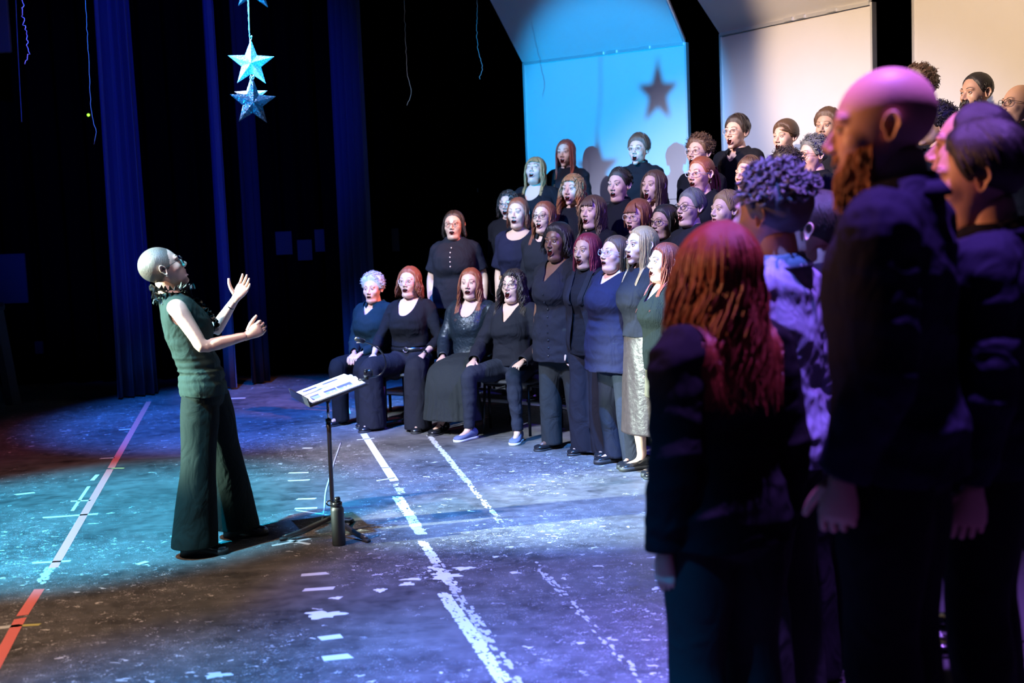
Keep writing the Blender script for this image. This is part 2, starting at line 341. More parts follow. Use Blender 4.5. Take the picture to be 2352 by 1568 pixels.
# ------------------------------------------------------------------ torso profile: z/H, half width, half depth, y offset, girth weights
PF = np.array([[.450, .060, .070, .000, .0], [.475, .150, .092, .000, .5], [.50, .170, .112, -.010, .8], [.535, .170, .116, -.010, 1.0], [.575, .150, .104, -.002, 1.25],
               [.615, .134, .094, .002, 1.3], [.66, .139, .101, .006, 1.1], [.70, .149, .112, .010, .9], [.74, .157, .108, .008, .7], [.775, .163, .092, .000, .5],
               [.800, .150, .076, -.008, .3], [.820, .106, .062, -.014, .25], [.838, .066, .056, -.012, .3], [.86, .056, .056, -.004, .3]])
PF[:, 0] += .012 * np.clip((PF[:, 0] - .6) / .18, 0, 1)
def prof(z, q):
    g, ma, bu = q['g'], q['masc'], q['bust']; a = np.interp(z, PF[:, 0], PF[:, 1]); b = np.interp(z, PF[:, 0], PF[:, 2]); y = np.interp(z, PF[:, 0], PF[:, 3]); wt = np.interp(z, PF[:, 0], PF[:, 4])
    a = a + g * wt * .055 + ma * np.interp(z, [.48, .54, .62, .74, .80, .83], [-.006, -.006, .012, .018, .020, .004])
    b = b + g * wt * .050 + bu * .030 * np.exp(-((z - .715) / .032) ** 2); y = y + g * wt * .022 + bu * .022 * np.exp(-((z - .715) / .032) ** 2)
    k = q['H'] / 1.7; return a * k, b * k, y * k
_ZS = np.array([.450, .465, .485, .50, .52, .54, .56, .58, .60, .62, .64, .66, .68, .70, .715, .73, .75, .77, .785, .80, .812, .824, .838, .85, .86]); ZS = _ZS + .012 * np.clip((_ZS - .6) / .18, 0, 1)

class Person: pass
def lerp(a, b, t): return np.asarray(a, float) * (1 - t) + np.asarray(b, float) * t
def make_pose(q):
    H = q['H']; k = H / 1.7; g = q['g']; p = {}; sw = (.150 + .020 * q['masc'] + .012 * g) * k
    st = q['pose']
    if st == 'sit':
        pz = q.get('seat', .46) + .075 * k; p['lean'] = q.get('lean', -.03); p['dz'] = pz - .51 * H
    else: pz = .51 * H; p['lean'] = q.get('lean', .0); p['dz'] = 0
    cl, sl = math.cos(p['lean']), math.sin(p['lean'])
    def tor(P):   # lean forward about the hips, then the seat drop
        P = np.asarray(P, float).copy().reshape(-1, 3); z = P[:, 2] - .51 * H; y = P[:, 1].copy()
        t = np.clip(z / (.12 * H), 0, 1)
        P[:, 1] = y * (1 - t) + t * (y * cl + z * sl); P[:, 2] = .51 * H + z * (1 - t) + t * (z * cl - y * sl); P[:, 2] += p['dz']; return P
    p['tor'] = tor
    S = {1: tor([(sw, -.010, .799 * H)])[0], -1: tor([(-sw, -.010, .799 * H)])[0]}
    for s in (1, -1):
        hx = s * .088 * k
        if st == 'sit':
            sp = q.get('spread', .14); kn = np.array([s * sp, .43 * k, pz + .0]); an = np.array([s * (sp + q.get('splay', .0)), .43 * k + q.get('shin', .0), .10])
            p['hip', s] = np.array([hx, .02, pz]); p['kn', s] = kn; p['an', s] = an; p['toe', s] = np.array([s * .25, 1, 0])
            wr = np.array([s * (sp + .02) * q.get('hin', 1), .31 * k, kn[2] + .095 * k + .01 * g]); el = lerp(S[s], wr, .5) + np.array([s * (.085 + .03 * g), -.085, -.085])
            p['el', s] = el; p['wr', s] = wr; p['hd', s] = (np.array([-s * .15, 1, -.38]), np.array([0, -.35, -1]))
        else:
            off = q.get('stance', .0) * s
            p['hip', s] = np.array([hx, 0, .50 * H]); p['kn', s] = np.array([hx * 1.1, .02 + off * .5, .275 * H]); p['an', s] = np.array([hx * 1.2, -.015 + off, .055 * H]); p['toe', s] = np.array([s * .22, 1, 0])
            out = .045 + .060 * g; el = S[s] + np.array([s * out, -.025, -.172 * H]); wr = el + np.array([s * (.0 + .00 * g), .050 + q.get('bend', .0), -.148 * H + q.get('wrup', 0)])
            p['el', s] = el; p['wr', s] = wr; p['hd', s] = (np.array([-s * .04, .12, -1]), np.array([-s, .1, 0]))
        p['sh', s] = S[s]
    p.update(q.get('joints', {}))
    hz = H - .127 * q['hs']; p['head'] = tor([(0, .022 * k, hz)])[0]
    p['neck'] = tor([(0, -.018 * k, .832 * H)])[0]
    return p
def arm_path(p, q, s, ease=0.0):
    k = q['H'] / 1.7; g = q['g'] * .5 + q['masc'] * .12; S, E, W = p['sh', s], p['el', s], p['wr', s]; c = np.array(p['neck'])
    P = [lerp(S, c, .45) + [0, 0, -.03], S, lerp(S, E, .35), lerp(S, E, .75), E, lerp(E, W, .22), lerp(E, W, .6), W]
    R = np.array([.050, .050 + .014 * g, .044 + .020 * g, .038 + .014 * g, .036 + .008 * g, .037 + .010 * g, .031 + .004 * g, .0235]) * k + ease
    return resample(P, R, 22)
def leg_path(p, q, s, ease=0.0, flare=0.0):
    k = q['H'] / 1.7; g = q['g'] * .6; A, B, C = p['hip', s], p['kn', s], p['an', s]
    P = [A, lerp(A, B, .3), lerp(A, B, .75), B, lerp(B, C, .28), lerp(B, C, .7), C]
    R = np.array([.080 + .02 * g, .084 + .02 * g, .064 + .012 * g, .055 + .008 * g, .055 + .006 * g, .042, .036]) * k + ease + np.array([0, 0, .15, .3, .45, .8, 1]) * flare
    return resample(P, R, 20)
def hand(W, d, n, side, curl=.35, size=1.0, spread=.10, thumb=.0, curls=None):
    d = unit(d); n = unit(np.asarray(n, float) - np.dot(n, d) * d); s = np.cross(d, n) * side; S = Soup(); sz = size; W = np.asarray(W, float)
    C = [W - d * .02 * sz, W + d * .012 * sz, W + d * .045 * sz, W + d * .078 * sz, W + d * .094 * sz]
    v, f = loft(C, np.array([.0215, .027, .037, .040, .034]) * sz, np.array([.0195, .019, .016, .013, .008]) * sz, s, 14); S.add(v, f)
    for i, (o, L, r) in enumerate([(.029, .070, .0085), (.010, .078, .0088), (-.010, .072, .0083), (-.028, .057, .0075)]):
        c = (curls[i] if curls else curl * (1 + .12 * i)); b = W + d * (.084 - .006 * (i == 3)) * sz + s * o * sz; dd = unit(d + s * (o / .03) * spread); P = [b - dd * .012 * sz, b]; R = [r, r]; ang = 0
        for j, fr in enumerate((.45, .30, .25)):
            ang += c * (1.0, 1.1, .8)[j]; v3 = dd * math.cos(ang) + n * math.sin(ang); P.append(P[-1] + v3 * L * fr * sz); R.append(r * (.93, .85, .62)[j])
        v, f = tube(P, np.array(R) * sz, 12, 8, s); S.add(v, f)
    b = W + d * .020 * sz + s * .022 * sz; t1 = unit(d * (.75 - .5 * thumb) + s * (.62 + .4 * thumb) + n * .35); t2 = unit(t1 + d * .35 + n * .1); t3 = unit(t2 + d * .3)
    P = [b, b + t1 * .040 * sz, b + t1 * .040 * sz + t2 * .033 * sz, b + t1 * .040 * sz + t2 * .033 * sz + t3 * .026 * sz]
    v, f = tube(P, np.array([.013, .0115, .0095, .0065]) * sz, 10, 8, n); S.add(v, f)
    return S
def seg_dist(V, P):
    best = np.full(len(V), 9.); arc = np.zeros(len(V)); acc = 0
    for a, b in zip(P[:-1], P[1:]):
        L = np.linalg.norm(b - a); t = np.clip(((V - a) @ (b - a)) / (L * L + 1e-12), 0, 1); d = np.linalg.norm(V - a - t[:, None] * (b - a), axis=1)
        m = d < best; best[m] = d[m]; arc[m] = acc + t[m] * L; acc += L
    return best, arc, acc
def folds(V, Fc, seed, amp, scale):
    N = normals(V, Fc); n1 = TN(seed, scale); n2 = TN(seed + 7, np.array(scale) * 2.1)
    h = (1 - np.abs(n1(V) * 1.6)).clip(-1, 1) * .7 + .3 * n2(V); return V + N * (amp * h)[:, None]

# ------------------------------------------------------------------ hair
_u = np.linspace(-PI, PI, 721); _az = _u - AZW * np.sin(_u); _el = np.interp(np.linspace(0, 1, NV), *_EC)
def scalp(az, el, R, off):
    az = (az + PI) % (2 * PI) - PI; u = (np.interp(az, _az, _u) + PI) / (2 * PI) * NU; v = np.interp(el, _el, np.arange(NV)); G = R.reshape(NV, NU)
    u0 = np.floor(u).astype(int) % NU; fu = u - np.floor(u); v0 = np.clip(np.floor(v).astype(int), 0, NV - 2); fv = np.clip(v - v0, 0, 1); u1 = (u0 + 1) % NU
    r = (G[v0, u0] * (1 - fu) + G[v0, u1] * fu) * (1 - fv) + (G[v0 + 1, u0] * (1 - fu) + G[v0 + 1, u1] * fu) * fv
    return HO + np.stack([np.sin(az) * np.cos(el), np.cos(az) * np.cos(el), np.sin(el)], -1) * (r + off)[..., None]
def hair_build(h, R, mask, tohead, q, body_coll, rng):
    """returns a Soup in person space"""
    S = Soup(); st = h['style']; T = h.get('T', .014); vol = h.get('vol', 1.0)
    V0 = HO + HD * R[:, None]; x, y, z = V0.T; a = np.degrees(np.abs(np.arctan2(x, y)))
    m = mask.copy()
    if st in ('short', 'curlyshort', 'quiff'):
        low = 1 / (1 + np.exp(-(z - np.interp(a, [0, 80, 100, 180], [0, 0, -.01, -.045])) / .006)); m = m * low
    top = np.clip((HEL + .25) / 1.2, 0, 1); th = T * (.45 + .75 * top) * vol if st in ('short', 'quiff', 'curlyshort') else T * (.8 + .3 * top) * vol
    part = h.get('part', .0); n = TN(rng.randint(999), (60, 20, 8)); n2 = TN(rng.randint(999), (30, 30, 30))
    if st in ('curly', 'curlyshort'): th = th * np.clip(1 + .35 * n2(V0 * 2.4), .6, 1.5)
    else: th = th + .0016 * n(V0 * 2) + .002 * n2(V0)
    if h.get('parted', st in ('long', 'wavy')): th = th - .006 * np.exp(-((x - part) / .007) ** 2) * (y > -.03) * (z > .05)
    Rc = np.where(m > .02, R + m * th - .004 * (1 - m), R - .006); Vc = HO + HD * Rc[:, None]
    ok = (m > .015)[HF].any(1); S.add(tohead(Vc), HF[ok]); n_ = NU
    S.add(tohead(np.concatenate([Vc[-n_:], [Vc[-n_:].mean(0) + [0, 0, .0008]]])), np.stack([np.arange(n_), (np.arange(n_) + 1) % n_, np.full(n_, n_), np.full(n_, -1)], 1))
    hs = q['hs']
    def add_locks(P, W, flat=.5):
        out = unit(P - tohead(np.array([[0, -.01, .0]]))[0] * np.array([1, 1, 1])); out[..., 2] *= .3; S.add(*locks(P, W, unit(out), flat))
    if st in ('short', 'quiff', 'curlyshort'):
        L = h.get('n', 230); az = rng.uniform(-PI, PI, L); el = rng.uniform(h.get('elmin', .12), 1.45, L); P0 = scalp(az, el, R, np.zeros(L)); aa = np.degrees(np.abs(np.arctan2(P0[:, 0], P0[:, 1])))
        ok = P0[:, 2] > ZL(aa, q['recede']) + .010; az, el = az[ok], el[ok]; L = len(az); ln = h.get('len', .035) * rng.uniform(.6, 1.3, L) * np.clip(.45 + el, .4, 1.1)
        t = np.linspace(0, 1, 6)
        if st == 'curlyshort':
            t = np.linspace(0, 1, 10); c0 = scalp(az, el, R, T * .6 * np.ones(L)); dirn = unit(c0 - HO); A = unit(np.cross(dirn, rng.normal(size=(L, 3)))); B = np.cross(dirn, A)
            r = rng.uniform(.005, .010, L) * h.get('curl', 1); ph = t[None] * rng.uniform(5, 10, L)[:, None]
            P = c0[:, None] + dirn[:, None] * (t[None, :, None] * (ln * .8)[:, None, None]) + r[:, None, None] * (np.cos(ph)[..., None] * A[:, None] + np.sin(ph)[..., None] * B[:, None]); W = h.get('lw', .0042) * (1 - .6 * t)[None]
            S.add(*((lambda v, f: (tohead(v), f))(*locks(P, W, np.broadcast_to(dirn[:, None], P.shape), .8))))
        else:
            sw = h.get('sweep', .8); da = -np.sign(np.sin(az) + h.get('side', .0)) * 0 + h.get('side', .3) * ln / .09
            fwd = h.get('fwd', 0); azs = az[:, None] + da[:, None] * t[None] * 1.5; els = el[:, None] + (ln / .09)[:, None] * t[None] * (sw if not fwd else -fwd) ; els = np.clip(els, -.3, 1.5)
            lift = h.get('lift', .5); off = T * vol * .75 + t[None] * ln[:, None] * lift * (1 - .4 * t[None])
            P = scalp(azs.ravel(), els.ravel(), R, off.ravel()).reshape(L, -1, 3); W = .0050 * np.sqrt(1 - .92 * t)[None] * np.ones((L, 1))
            S.add(*((lambda v, f: (tohead(v), f))(*locks(P, W, np.broadcast_to(unit(P[:, :1] - HO), P.shape), .6))))
    if st in ('long', 'wavy', 'curly', 'bob'):
        L = int(h.get('n', 190) * 1.1); amin = h.get('amin', .95); az = rng.uniform(amin, 2 * PI - amin, L); az = (az + PI) % (2 * PI) - PI
        e1 = rng.uniform(.0, .22, L) + (np.abs(az) < 1.4) * .15; e0 = np.clip(e1 + rng.uniform(.35, 1.2, L), 0, 1.35); t = np.linspace(0, 1, 6)
        lay = rng.uniform(.55, 1.25, L); els = e0[:, None] + (e1 - e0)[:, None] * t[None]; azs = np.broadcast_to(az[:, None], els.shape)
        P1 = tohead(scalp(azs.ravel(), els.ravel(), R, (T * vol * lay[:, None] * (.75 + .35 * t[None])).ravel())).reshape(L, -1, 3)
        length = h['length'] * rng.uniform(.8, 1.08, L); K = 12; s = np.linspace(0, 1, K)[1:]; sl = s[None] * length[:, None]
        e = P1[:, -1]; dv = unit(P1[:, -1] - P1[:, -2]); o = unit((e - q['head_p']) * np.array([1, 1, 0]))
        P2 = e[:, None] + np.array([0, 0, -1.0]) * sl[..., None] + (dv * np.array([1, 1, 0]))[:, None] * (.03 * (1 - np.exp(-sl / .04)))[..., None] + o[:, None] * (h.get('flare', .0) * (sl / .2) ** 1)[..., None]
        wv = h.get('wave', .004); fr = h.get('freq', 40); ph = rng.uniform(0, 6.28, L) + np.round(az * 4) * .0; lat = np.cross(o, [0, 0, 1.0]); gr = np.minimum(1, sl / .06)
        P2 = P2 + lat[:, None] * (wv * gr * np.sin(fr * sl + ph[:, None]))[..., None] + o[:, None] * (wv * gr * np.cos(fr * sl + ph[:, None]) * (1 if st == 'curly' else .6))[..., None]
        P = np.concatenate([P1, P2], 1); sh = P.shape
        P[:, 6:] = body_coll(P[:, 6:].reshape(-1, 3)).reshape(L, -1, 3)
        kk = np.linspace(0, 1, sh[1]); W = h.get('lw', .0058) * (1 - .75 * kk ** 3)[None] * rng.uniform(.7, 1.2, (L, 1)); add_locks(P, W, .5)
        if st == 'curly':   # loose ringlets over the crown
            L = 130; az = rng.uniform(-PI, PI, L); el = rng.uniform(.35, 1.4, L); t = np.linspace(0, 1, 9); ok = (np.abs(az) > .5) | (el > .9); az, el = az[ok], el[ok]; L = len(az)
            c0 = scalp(az, el, R, np.full(L, T * .8)); dn = unit(c0 - HO); A = unit(np.cross(dn, [0, 0, 1])); B = np.cross(dn, A); ph = t[None] * rng.uniform(4, 8, L)[:, None]
            P = c0[:, None] - np.array([0, 0, 1]) * (t[None, :, None] * .035) + .008 * (np.cos(ph)[..., None] * dn[:, None] + np.sin(ph)[..., None] * A[:, None]); S.add(*((lambda v, f: (tohead(v), f))(*locks(P, .0045 * (1 - .6 * t)[None], np.broadcast_to(dn[:, None], P.shape), .8))))
    if h.get('bangs'):
        L = 46; az = np.linspace(-.62, .62, L) + rng.normal(0, .02, L); t = np.linspace(0, 1, 7); bt = h['bangs']; els = 1.15 + (bt - 1.15) * t[None] + rng.normal(0, .03, (L, 1)) * t[None]
        azs = az[:, None] * (.75 + .35 * t[None]) ; P = scalp(azs.ravel(), els.ravel(), R, (T * .9 + .004 * np.sin(t * 2.5)[None] * np.ones((L, 1))).ravel()).reshape(L, -1, 3)
        S.add(*((lambda v, f: (tohead(v), f))(*locks(P, (.0062 * (1 - .6 * t ** 2))[None] * np.ones((L, 1)), np.broadcast_to(unit(P[:, :1] - HO), P.shape), .45))))
    if h.get('tail'):
        L = 60; t = np.linspace(0, 1, 12); b = np.array([0, -.105, .045 + h.get('tailz', 0)]); A = rng.normal(size=(L, 3)) * .012
        P = b + A[:, None] * (.6 + 1.2 * np.sin(t * 2.6))[None, :, None] + np.stack([0 * t, -.055 * np.sin(np.minimum(t * 3, 1.57)), .02 * np.sin(t * 3) * (t < .3) - h['tail'] * t ** 1.3], 1)[None]
        P = tohead(P.reshape(-1, 3)).reshape(P.shape); P = body_coll(P.reshape(-1, 3)).reshape(P.shape); add_locks(P, (.008 * (1 - .6 * t ** 3))[None], .6)
    if h.get('bun'):
        b = np.array(h['bun'], float); L = 40; t = np.linspace(0, 1, 12); rr = h.get('bunr', .030); ax = unit(rng.normal(size=(L, 3))); B = unit(np.cross(ax, rng.normal(size=(L, 3)))); C = np.cross(ax, B)
        P = b + rr * rng.uniform(.85, 1.05, L)[:, None, None] * (np.cos(t * 4)[None, :, None] * B[:, None] + np.sin(t * 4)[None, :, None] * C[:, None]); P = tohead(P.reshape(-1, 3)).reshape(P.shape); add_locks(P, .006, .6)
        v, f = sphere(b, rr * .95, 14, 10); S.add(tohead(v), f)
    return S
def beard_build(R, tohead, rng, L0=.035):
    S = Soup(); L = 520; az = rng.uniform(-1.35, 1.35, L); el = rng.uniform(-1.15, -.12, L); P0 = scalp(az, el, R, np.zeros(L)); x, y, z = P0.T
    line = np.interp(np.degrees(np.abs(np.arctan2(x, y))), [0, 20, 35, 60, 80], [-.085, -.070, -.045, -.035, .0]); mous = (np.abs(x) < .03) & (z > -.058) & (z < -.044) & (y > .06)
    ok = (z < line) | mous; az, el, mous = az[ok], el[ok], mous[ok]; L = len(az); t = np.linspace(0, 1, 6); base = scalp(az, el, R, np.full(L, -.002)); dn = unit(base - HO)
    ln = L0 * rng.uniform(.7, 1.2, L) * np.where(mous, .45, 1) * np.interp(base[:, 2], [-.12, -.06, 0], [1.25, .8, .35])
    P = base[:, None] + (dn * np.array([.7, .7, .2]))[:, None] * (np.sin(t * 1.5)[None, :, None] * ln[:, None, None] * .7) + np.array([0, 0, -1.]) * (ln[:, None, None] * (t ** 1.3)[None, :, None] * .95)
    S.add(*locks(P, (.0048 * (1 - .7 * t))[None], np.broadcast_to(dn[:, None], P.shape), .7)); V = S.V[0]; S.V[0] = tohead(V); return S
def glasses_build(tohead, q, R, shape='round'):
    S = Soup(); L = Soup(); w = q['w']; rx, rz, pw = {'round': (.0235, .021, 2.2), 'square': (.026, .0195, 3.5), 'cat': (.027, .019, 2.8), 'aviator': (.026, .0225, 2.6)}[shape]; fr = q['frame']
    for s in (-1, 1):
        t = np.linspace(0, 2 * PI, 29)[:-1]; c, d = np.cos(t), np.sin(t); X = .0325 + np.sign(c) * np.abs(c) ** (2 / pw) * rx; Z = .000 + np.sign(d) * np.abs(d) ** (2 / pw) * rz + (np.clip(c, 0, 1) * .006 if shape == 'cat' else 0)
        Y = .110 - (X / .06) ** 2 * .010; P = np.stack([s * X, Y, Z], 1); Pc = np.concatenate([P, P[:2]]); v, f = tube(Pc, fr, None, 6, (0, 1, 0)); S.add(tohead(v), f)
        c0 = P.mean(0); n = len(P); v = np.concatenate([P, [c0]]); f = np.stack([np.arange(n), (np.arange(n) + 1) % n, np.full(n, n), np.full(n, -1)], 1); L.add(tohead(v), f)
        T = [(s * (.0325 + rx), .100, .008), (s * .070 * w, .085, .009), (s * .0795 * w, .03, .006), (s * .081 * w, -.01, .004), (s * .079 * w, -.028, -.014)]; v, f = tube(T, fr * .9, 14, 6, (0, 0, 1)); S.add(tohead(v), f)
    v, f = tube([(-.011, .112, .004), (0, .1145, .007), (.011, .112, .004)], fr, 6, 6, (0, 0, 1)); S.add(tohead(v), f); return S, L

# ------------------------------------------------------------------ people
def shoe_build(p, q, s, kind):
    an = np.array(p['an', s]); f = unit(np.asarray(p['toe', s], float) * [1, 1, 0]); k = q['H'] / 1.7; gz = q.get('ground', {}).get(s, 0.0); L = .25 * k; lat = np.cross(f, [0, 0, 1]); a0 = np.array([an[0], an[1], gz])
    S = Soup(); t = np.array([-.30, -.27, -.18, -.02, .15, .35, .52, .63, .68]) * L; wd = np.array([.012, .028, .035, .034, .036, .045, .046, .034, .012]) * k; hh = np.array([.03, .055, .085, .082, .055, .043, .038, .028, .012]) * k
    heel = q.get('heel', .0); base = .012 + heel * np.interp(t / L, [-.3, .1, .5], [1, .6, 0]); C = [a0 + f * tt + [0, 0, b + h2 * .5] for tt, h2, b in zip(t, hh, base)]
    if kind == 'flat': hh = hh * np.interp(t / L, [-.3, -.1, .1, .5], [.8, .45, .5, .9]); C = [a0 + f * tt + [0, 0, b + h2 * .5] for tt, h2, b in zip(t, hh, base)]
    C, RR = resample(C, np.stack([wd, hh * .5], 1), 22); v, fc = loft(C, RR[:, 0], RR[:, 1], lat, 18, True, 2.6); S.add(v, fc, 0)
    T2 = np.array([-.32, -.30, -.15, .1, .35, .52, .64, .70]) * L; w2 = np.array([.012, .032, .038, .036, .047, .048, .036, .012]) * k; so = {'sneaker': .022, 'boot': .03}.get(kind, .014)
    b2 = heel * np.interp(T2 / L, [-.3, .1, .5], [1, .6, 0]); V = []
    for dz in (0, 1):
        for sd in (-1, 1): V += [a0 + f * tt + lat * sd * ww + [0, 0, bb * (1 if (dz or tt > .02) else 0) + dz * so + (.0 if dz else .001)] for tt, ww, bb in zip(T2, w2, b2)]
    n = 8; F4 = []
    for i in range(n - 1): F4 += [(i, i + 1, n + i + 1, n + i), (2*n+i, 3*n+i, 3*n+i+1, 2*n+i+1), (i, 2*n+i, 2*n+i+1, i+1), (n+i, n+i+1, 3*n+i+1, 3*n+i)]
    F4 += [(0, n, 3*n, 2*n), (n-1, 3*n-1, 4*n-1, 2*n-1)]; S.add(np.array(V), F4, 1)
    if kind == 'buckle':
        for u in (-.02, .18):
            c = a0 + f * u * L + [0, 0, .06 * k]; th = np.linspace(-1.5, 1.5, 9); P = [c + lat * math.sin(x) * .039 + np.array([0, 0, 1]) * (math.cos(x) * .034 - .012) for x in th]; v, fc = tube(P, .005, None, 6, f); S.add(v, fc, 0)
            v, fc = box(c + lat * .034 * s + [0, 0, .002], (.012, .018, .016)); S.add(v, fc, 2)
    if kind == 'sneaker':
        for u in (.08, .15, .22, .29):
            c = a0 + f * u * L + [0, 0, .062 - u * .08]; v, fc = tube([c - lat * .016, c + [0, 0, .006], c + lat * .016], .0028, 5, 5, f); S.add(v, fc, 1)
    return S
BLK = 'black'
def person(root_loc, yaw, H=1.68, pose='stand', skin='fair', hair=None, hc='brown', top='tee', tc='black', bottom='trousers', bc='black', masc=0.0, bust=.6, g=.25, open_=.7, pitch=.12, hyaw=0.0, roll=0.0,
           eye=1.0, glasses=None, gcol=None, label='', group='choir singers', neckline='crew', shoe='flat', fat=None, w=1.0, nose=.3, vox=.0155, recede=0.0, scalp_=False, beard=None, hs=1.0, joints=None, extra=None, hidden=False, hem=None, sleeve=None, loose=0.0, flare=0.0, name='person', hands=None, **kw):
    q = dict(H=H, pose=pose, g=g, masc=masc, bust=bust if not masc else 0.0, hs=hs * 1.045 * (1 + .03 * masc) * (H / 1.7) ** .6, head_p=None, recede=recede, w=w, frame=.0017, **kw)
    seed = (hash_name(label)) % 9999; rng = np.random.RandomState(seed)
    if joints: q['joints'] = joints
    p = make_pose(q); k = H / 1.7
    root = bpy.data.objects.new(name, None); COL.objects.link(root); root.location = root_loc; root.rotation_euler = (0, 0, yaw); root.empty_display_size = .1
    tag(root, label, 'person', group)
    # head
    hp = dict(open=open_, w=w, fat=g * .9 if fat is None else fat, masc=masc, nose=nose, recede=recede, scalp=scalp_, eye=eye, gaze=kw.get('gaze', 0))
    HS, R, mask = head_build(hp); Mh = (Matrix.Rotation(hyaw, 3, 'Z') @ Matrix.Rotation(pitch, 3, 'X') @ Matrix.Rotation(roll, 3, 'Y')); Mh = np.array(Mh)
    piv = np.array([0, -.015, -.075]); hsz = q['hs']; hc0 = np.array(p['head'])
    def tohead(V): V = np.asarray(V, float); return ((V - piv) @ Mh.T + piv) * hsz + hc0
    q['head_p'] = tohead(np.zeros((1, 3)))[0]
    # torso
    def torso(ease, zs, le=0.0):
        a, b, y = prof(np.maximum(zs, le), q); hb = kw.get('hemflare', 0) * np.clip((.66 - zs) / .16, 0, 1); e = ease + loose * np.clip((.80 - zs) / .12, 0, 1) * np.clip((zs - .3) / .05, 0, 1)
        C = p['tor'](np.stack([0 * zs, y, zs * H], 1)); nk = zs > .847; C[nk] = lerp(p['neck'], q['head_p'] + Mh @ np.array([0, -.012, -.03]) * hsz, np.clip((zs[nk, None] - .827) / .09, 0, 1)) if nk.any() else C[nk]
        return loft(C, a + e + hb, b + e + hb, (1, 0, 0), 30, True, 2.25)
    hn = q['head_p'] + Mh @ np.array([0, -.022, -.045]) * hsz
    nkc = resample([p['tor']([(0, -.022 * k, .80 * H)])[0], p['neck'], lerp(p['neck'], hn, .5), hn], np.array([.060, .056, .053, .052]) * k * (1 + .16 * masc + .22 * g), 10)
    B = Soup(); B.add(*torso(-.004 if masc or g else -.002, ZS[1:-3])); B.add(*loft(nkc[0], nkc[1], nkc[1], (1, 0, 0), 20))
    for s in (1, -1):
        P, r = arm_path(p, q, s); B.add(*loft(P, r * 1.02, r, (0, 1, .2), 16)); P, r = leg_path(p, q, s); B.add(*loft(P, r, r, (1, 0, 0), 16))
        a0 = p['an', s]; f = unit(np.asarray(p['toe', s], float) * [1, 1, 0]); B.add(*tube([a0, np.array(a0) + f * .02 + [0, 0, -.03 * k], np.array(a0) + f * .13 * k + [0, 0, -(a0[2] - q.get('ground', {}).get(s, 0)) + .035]], [.036 * k, .034 * k, .022 * k], 8, 10))
    hc_ = hands or {}
    def fin_body(V, Fc):
        V = adj_smooth(V, Fc, 4); SS = Soup(); SS.add(V, Fc, 0); v, f, m = HS.get(); SS.add(tohead(v), f, m)
        for s in (1, -1):
            d, n = p['hd', s]; hk = dict(curl=.36, spread=.05, size=.97 * k * (1 + .08 * masc)); hk.update(hc_.get(s, {})); h = hand(p['wr', s], d, n, s, **hk); v, f, m = h.get(); SS.add(v, f, 0)
        SS.obj('body', head_mats(skin, hc), root)
    remesh_later(B, vox if root_loc[2] < .1 or top == 'tee' else vox * 1.5, fin_body)
    # top
    arm_len = {1: None}
    slv = {'tee': .34, 'long': .985, 'shirt': .985, 'tank': 0, 'threeq': .80, 'blazer': .985, 'vest': .16, 'cardigan': .985}[top] if sleeve is None else sleeve
    hemz = (hem if hem is not None else .485) ; e0 = {'tee': .010, 'long': .010, 'shirt': .016, 'tank': .008, 'threeq': .008, 'blazer': .020, 'vest': .016, 'cardigan': .016}[top]
    if hem is None and pose == 'sit': hemz = .535
    TP = Soup(); zs = ZS[(ZS > max(hemz - .05, .50)) & (ZS < .842)]; zs = np.concatenate([np.arange(hemz - .06, zs[0] - .01, .02), zs, [.844, .858]]); TP.add(*torso(e0 + .002, zs, .505))
    apaths = {}
    for s in (1, -1):
        P, r = arm_path(p, q, s, e0 + kw.get('slvease', .0)); apaths[s] = P
        if slv > 0:
            arc = np.linspace(0, 1, len(P)); bell = kw.get('bell', 0) * np.clip((arc - .2) / .3, 0, 1); TP.add(*loft(P, r + bell, r + bell, (0, 1, .2), 18))
    nb = p['neck']; zc = .785 * H
    def fin_top(V, Fc):
        V = adj_smooth(V, Fc, 3); amp = kw.get('fold', .009)
        V = folds(V, Fc, seed, amp, (11, 11, 24)); V = folds(V, Fc, seed + 31, amp * .35, (30, 30, 52)); U = np.stack([V[:, 0], V[:, 1], V[:, 2] - p['dz']], 1)
        if kw.get('bunch'):
            N = normals(V, Fc); r1 = TN(seed + 3, (5, 5, 62), 7); r2 = TN(seed + 4, (9, 9, 30), 7); V = V + N * (kw['bunch'] * (1.1 * (1 - 1.7 * np.abs(r1(V))) + .5 * r2(V)) * np.exp(-((U[:, 2] / H - .575) / .06) ** 2))[:, None]
        f = np.full(len(V), 9.)
        f = np.minimum(f, (U[:, 2] - hemz * H) + (0 if pose == 'sit' else .004 * np.sin(np.arctan2(V[:, 0], V[:, 1]) * 5 + seed)))
        if slv > 0:
            for s in (1, -1):
                P = apaths[s]; d, arc, tot = seg_dist(V, P); L = np.linalg.norm(np.diff(P[4:], axis=0), axis=1).sum(); a4 = tot - L; sel = (d < .085 + .05 * g) & (arc > a4 + .25 * L * slv) & (V[:, 0] * s > (.12 * k if pose != 'x' else -9) if pose == 'stand' and not joints else True)
                f = np.where(sel, np.minimum(f, a4 + L * slv - arc), f)
        else:
            for s in (1, -1):
                c = p['sh', s] + np.array([s * .028, .0, -.018]) * k; r = np.array([.052, .062, .078]) * k; qn = np.linalg.norm((V - c) / r, axis=1); f = np.minimum(f, (qn - 1) * .05)
        c = nb + np.array([0, .012, .020]); r = np.array([.078, .082, .05]) * k * (1 + .15 * g + .1 * masc); dz = V[:, 2] - nb[2]; dy = V[:, 1] - nb[1]
        if neckline in ('scoop', 'wide'):
            rx, rz = (.088, .135) if neckline == 'scoop' else (.110, .085); qn = np.sqrt((V[:, 0] / (rx * k)) ** 2 + ((dz - .01) / (rz * k)) ** 2); f = np.where(dy > -.02, np.minimum(f, (qn - 1) * .08), f)
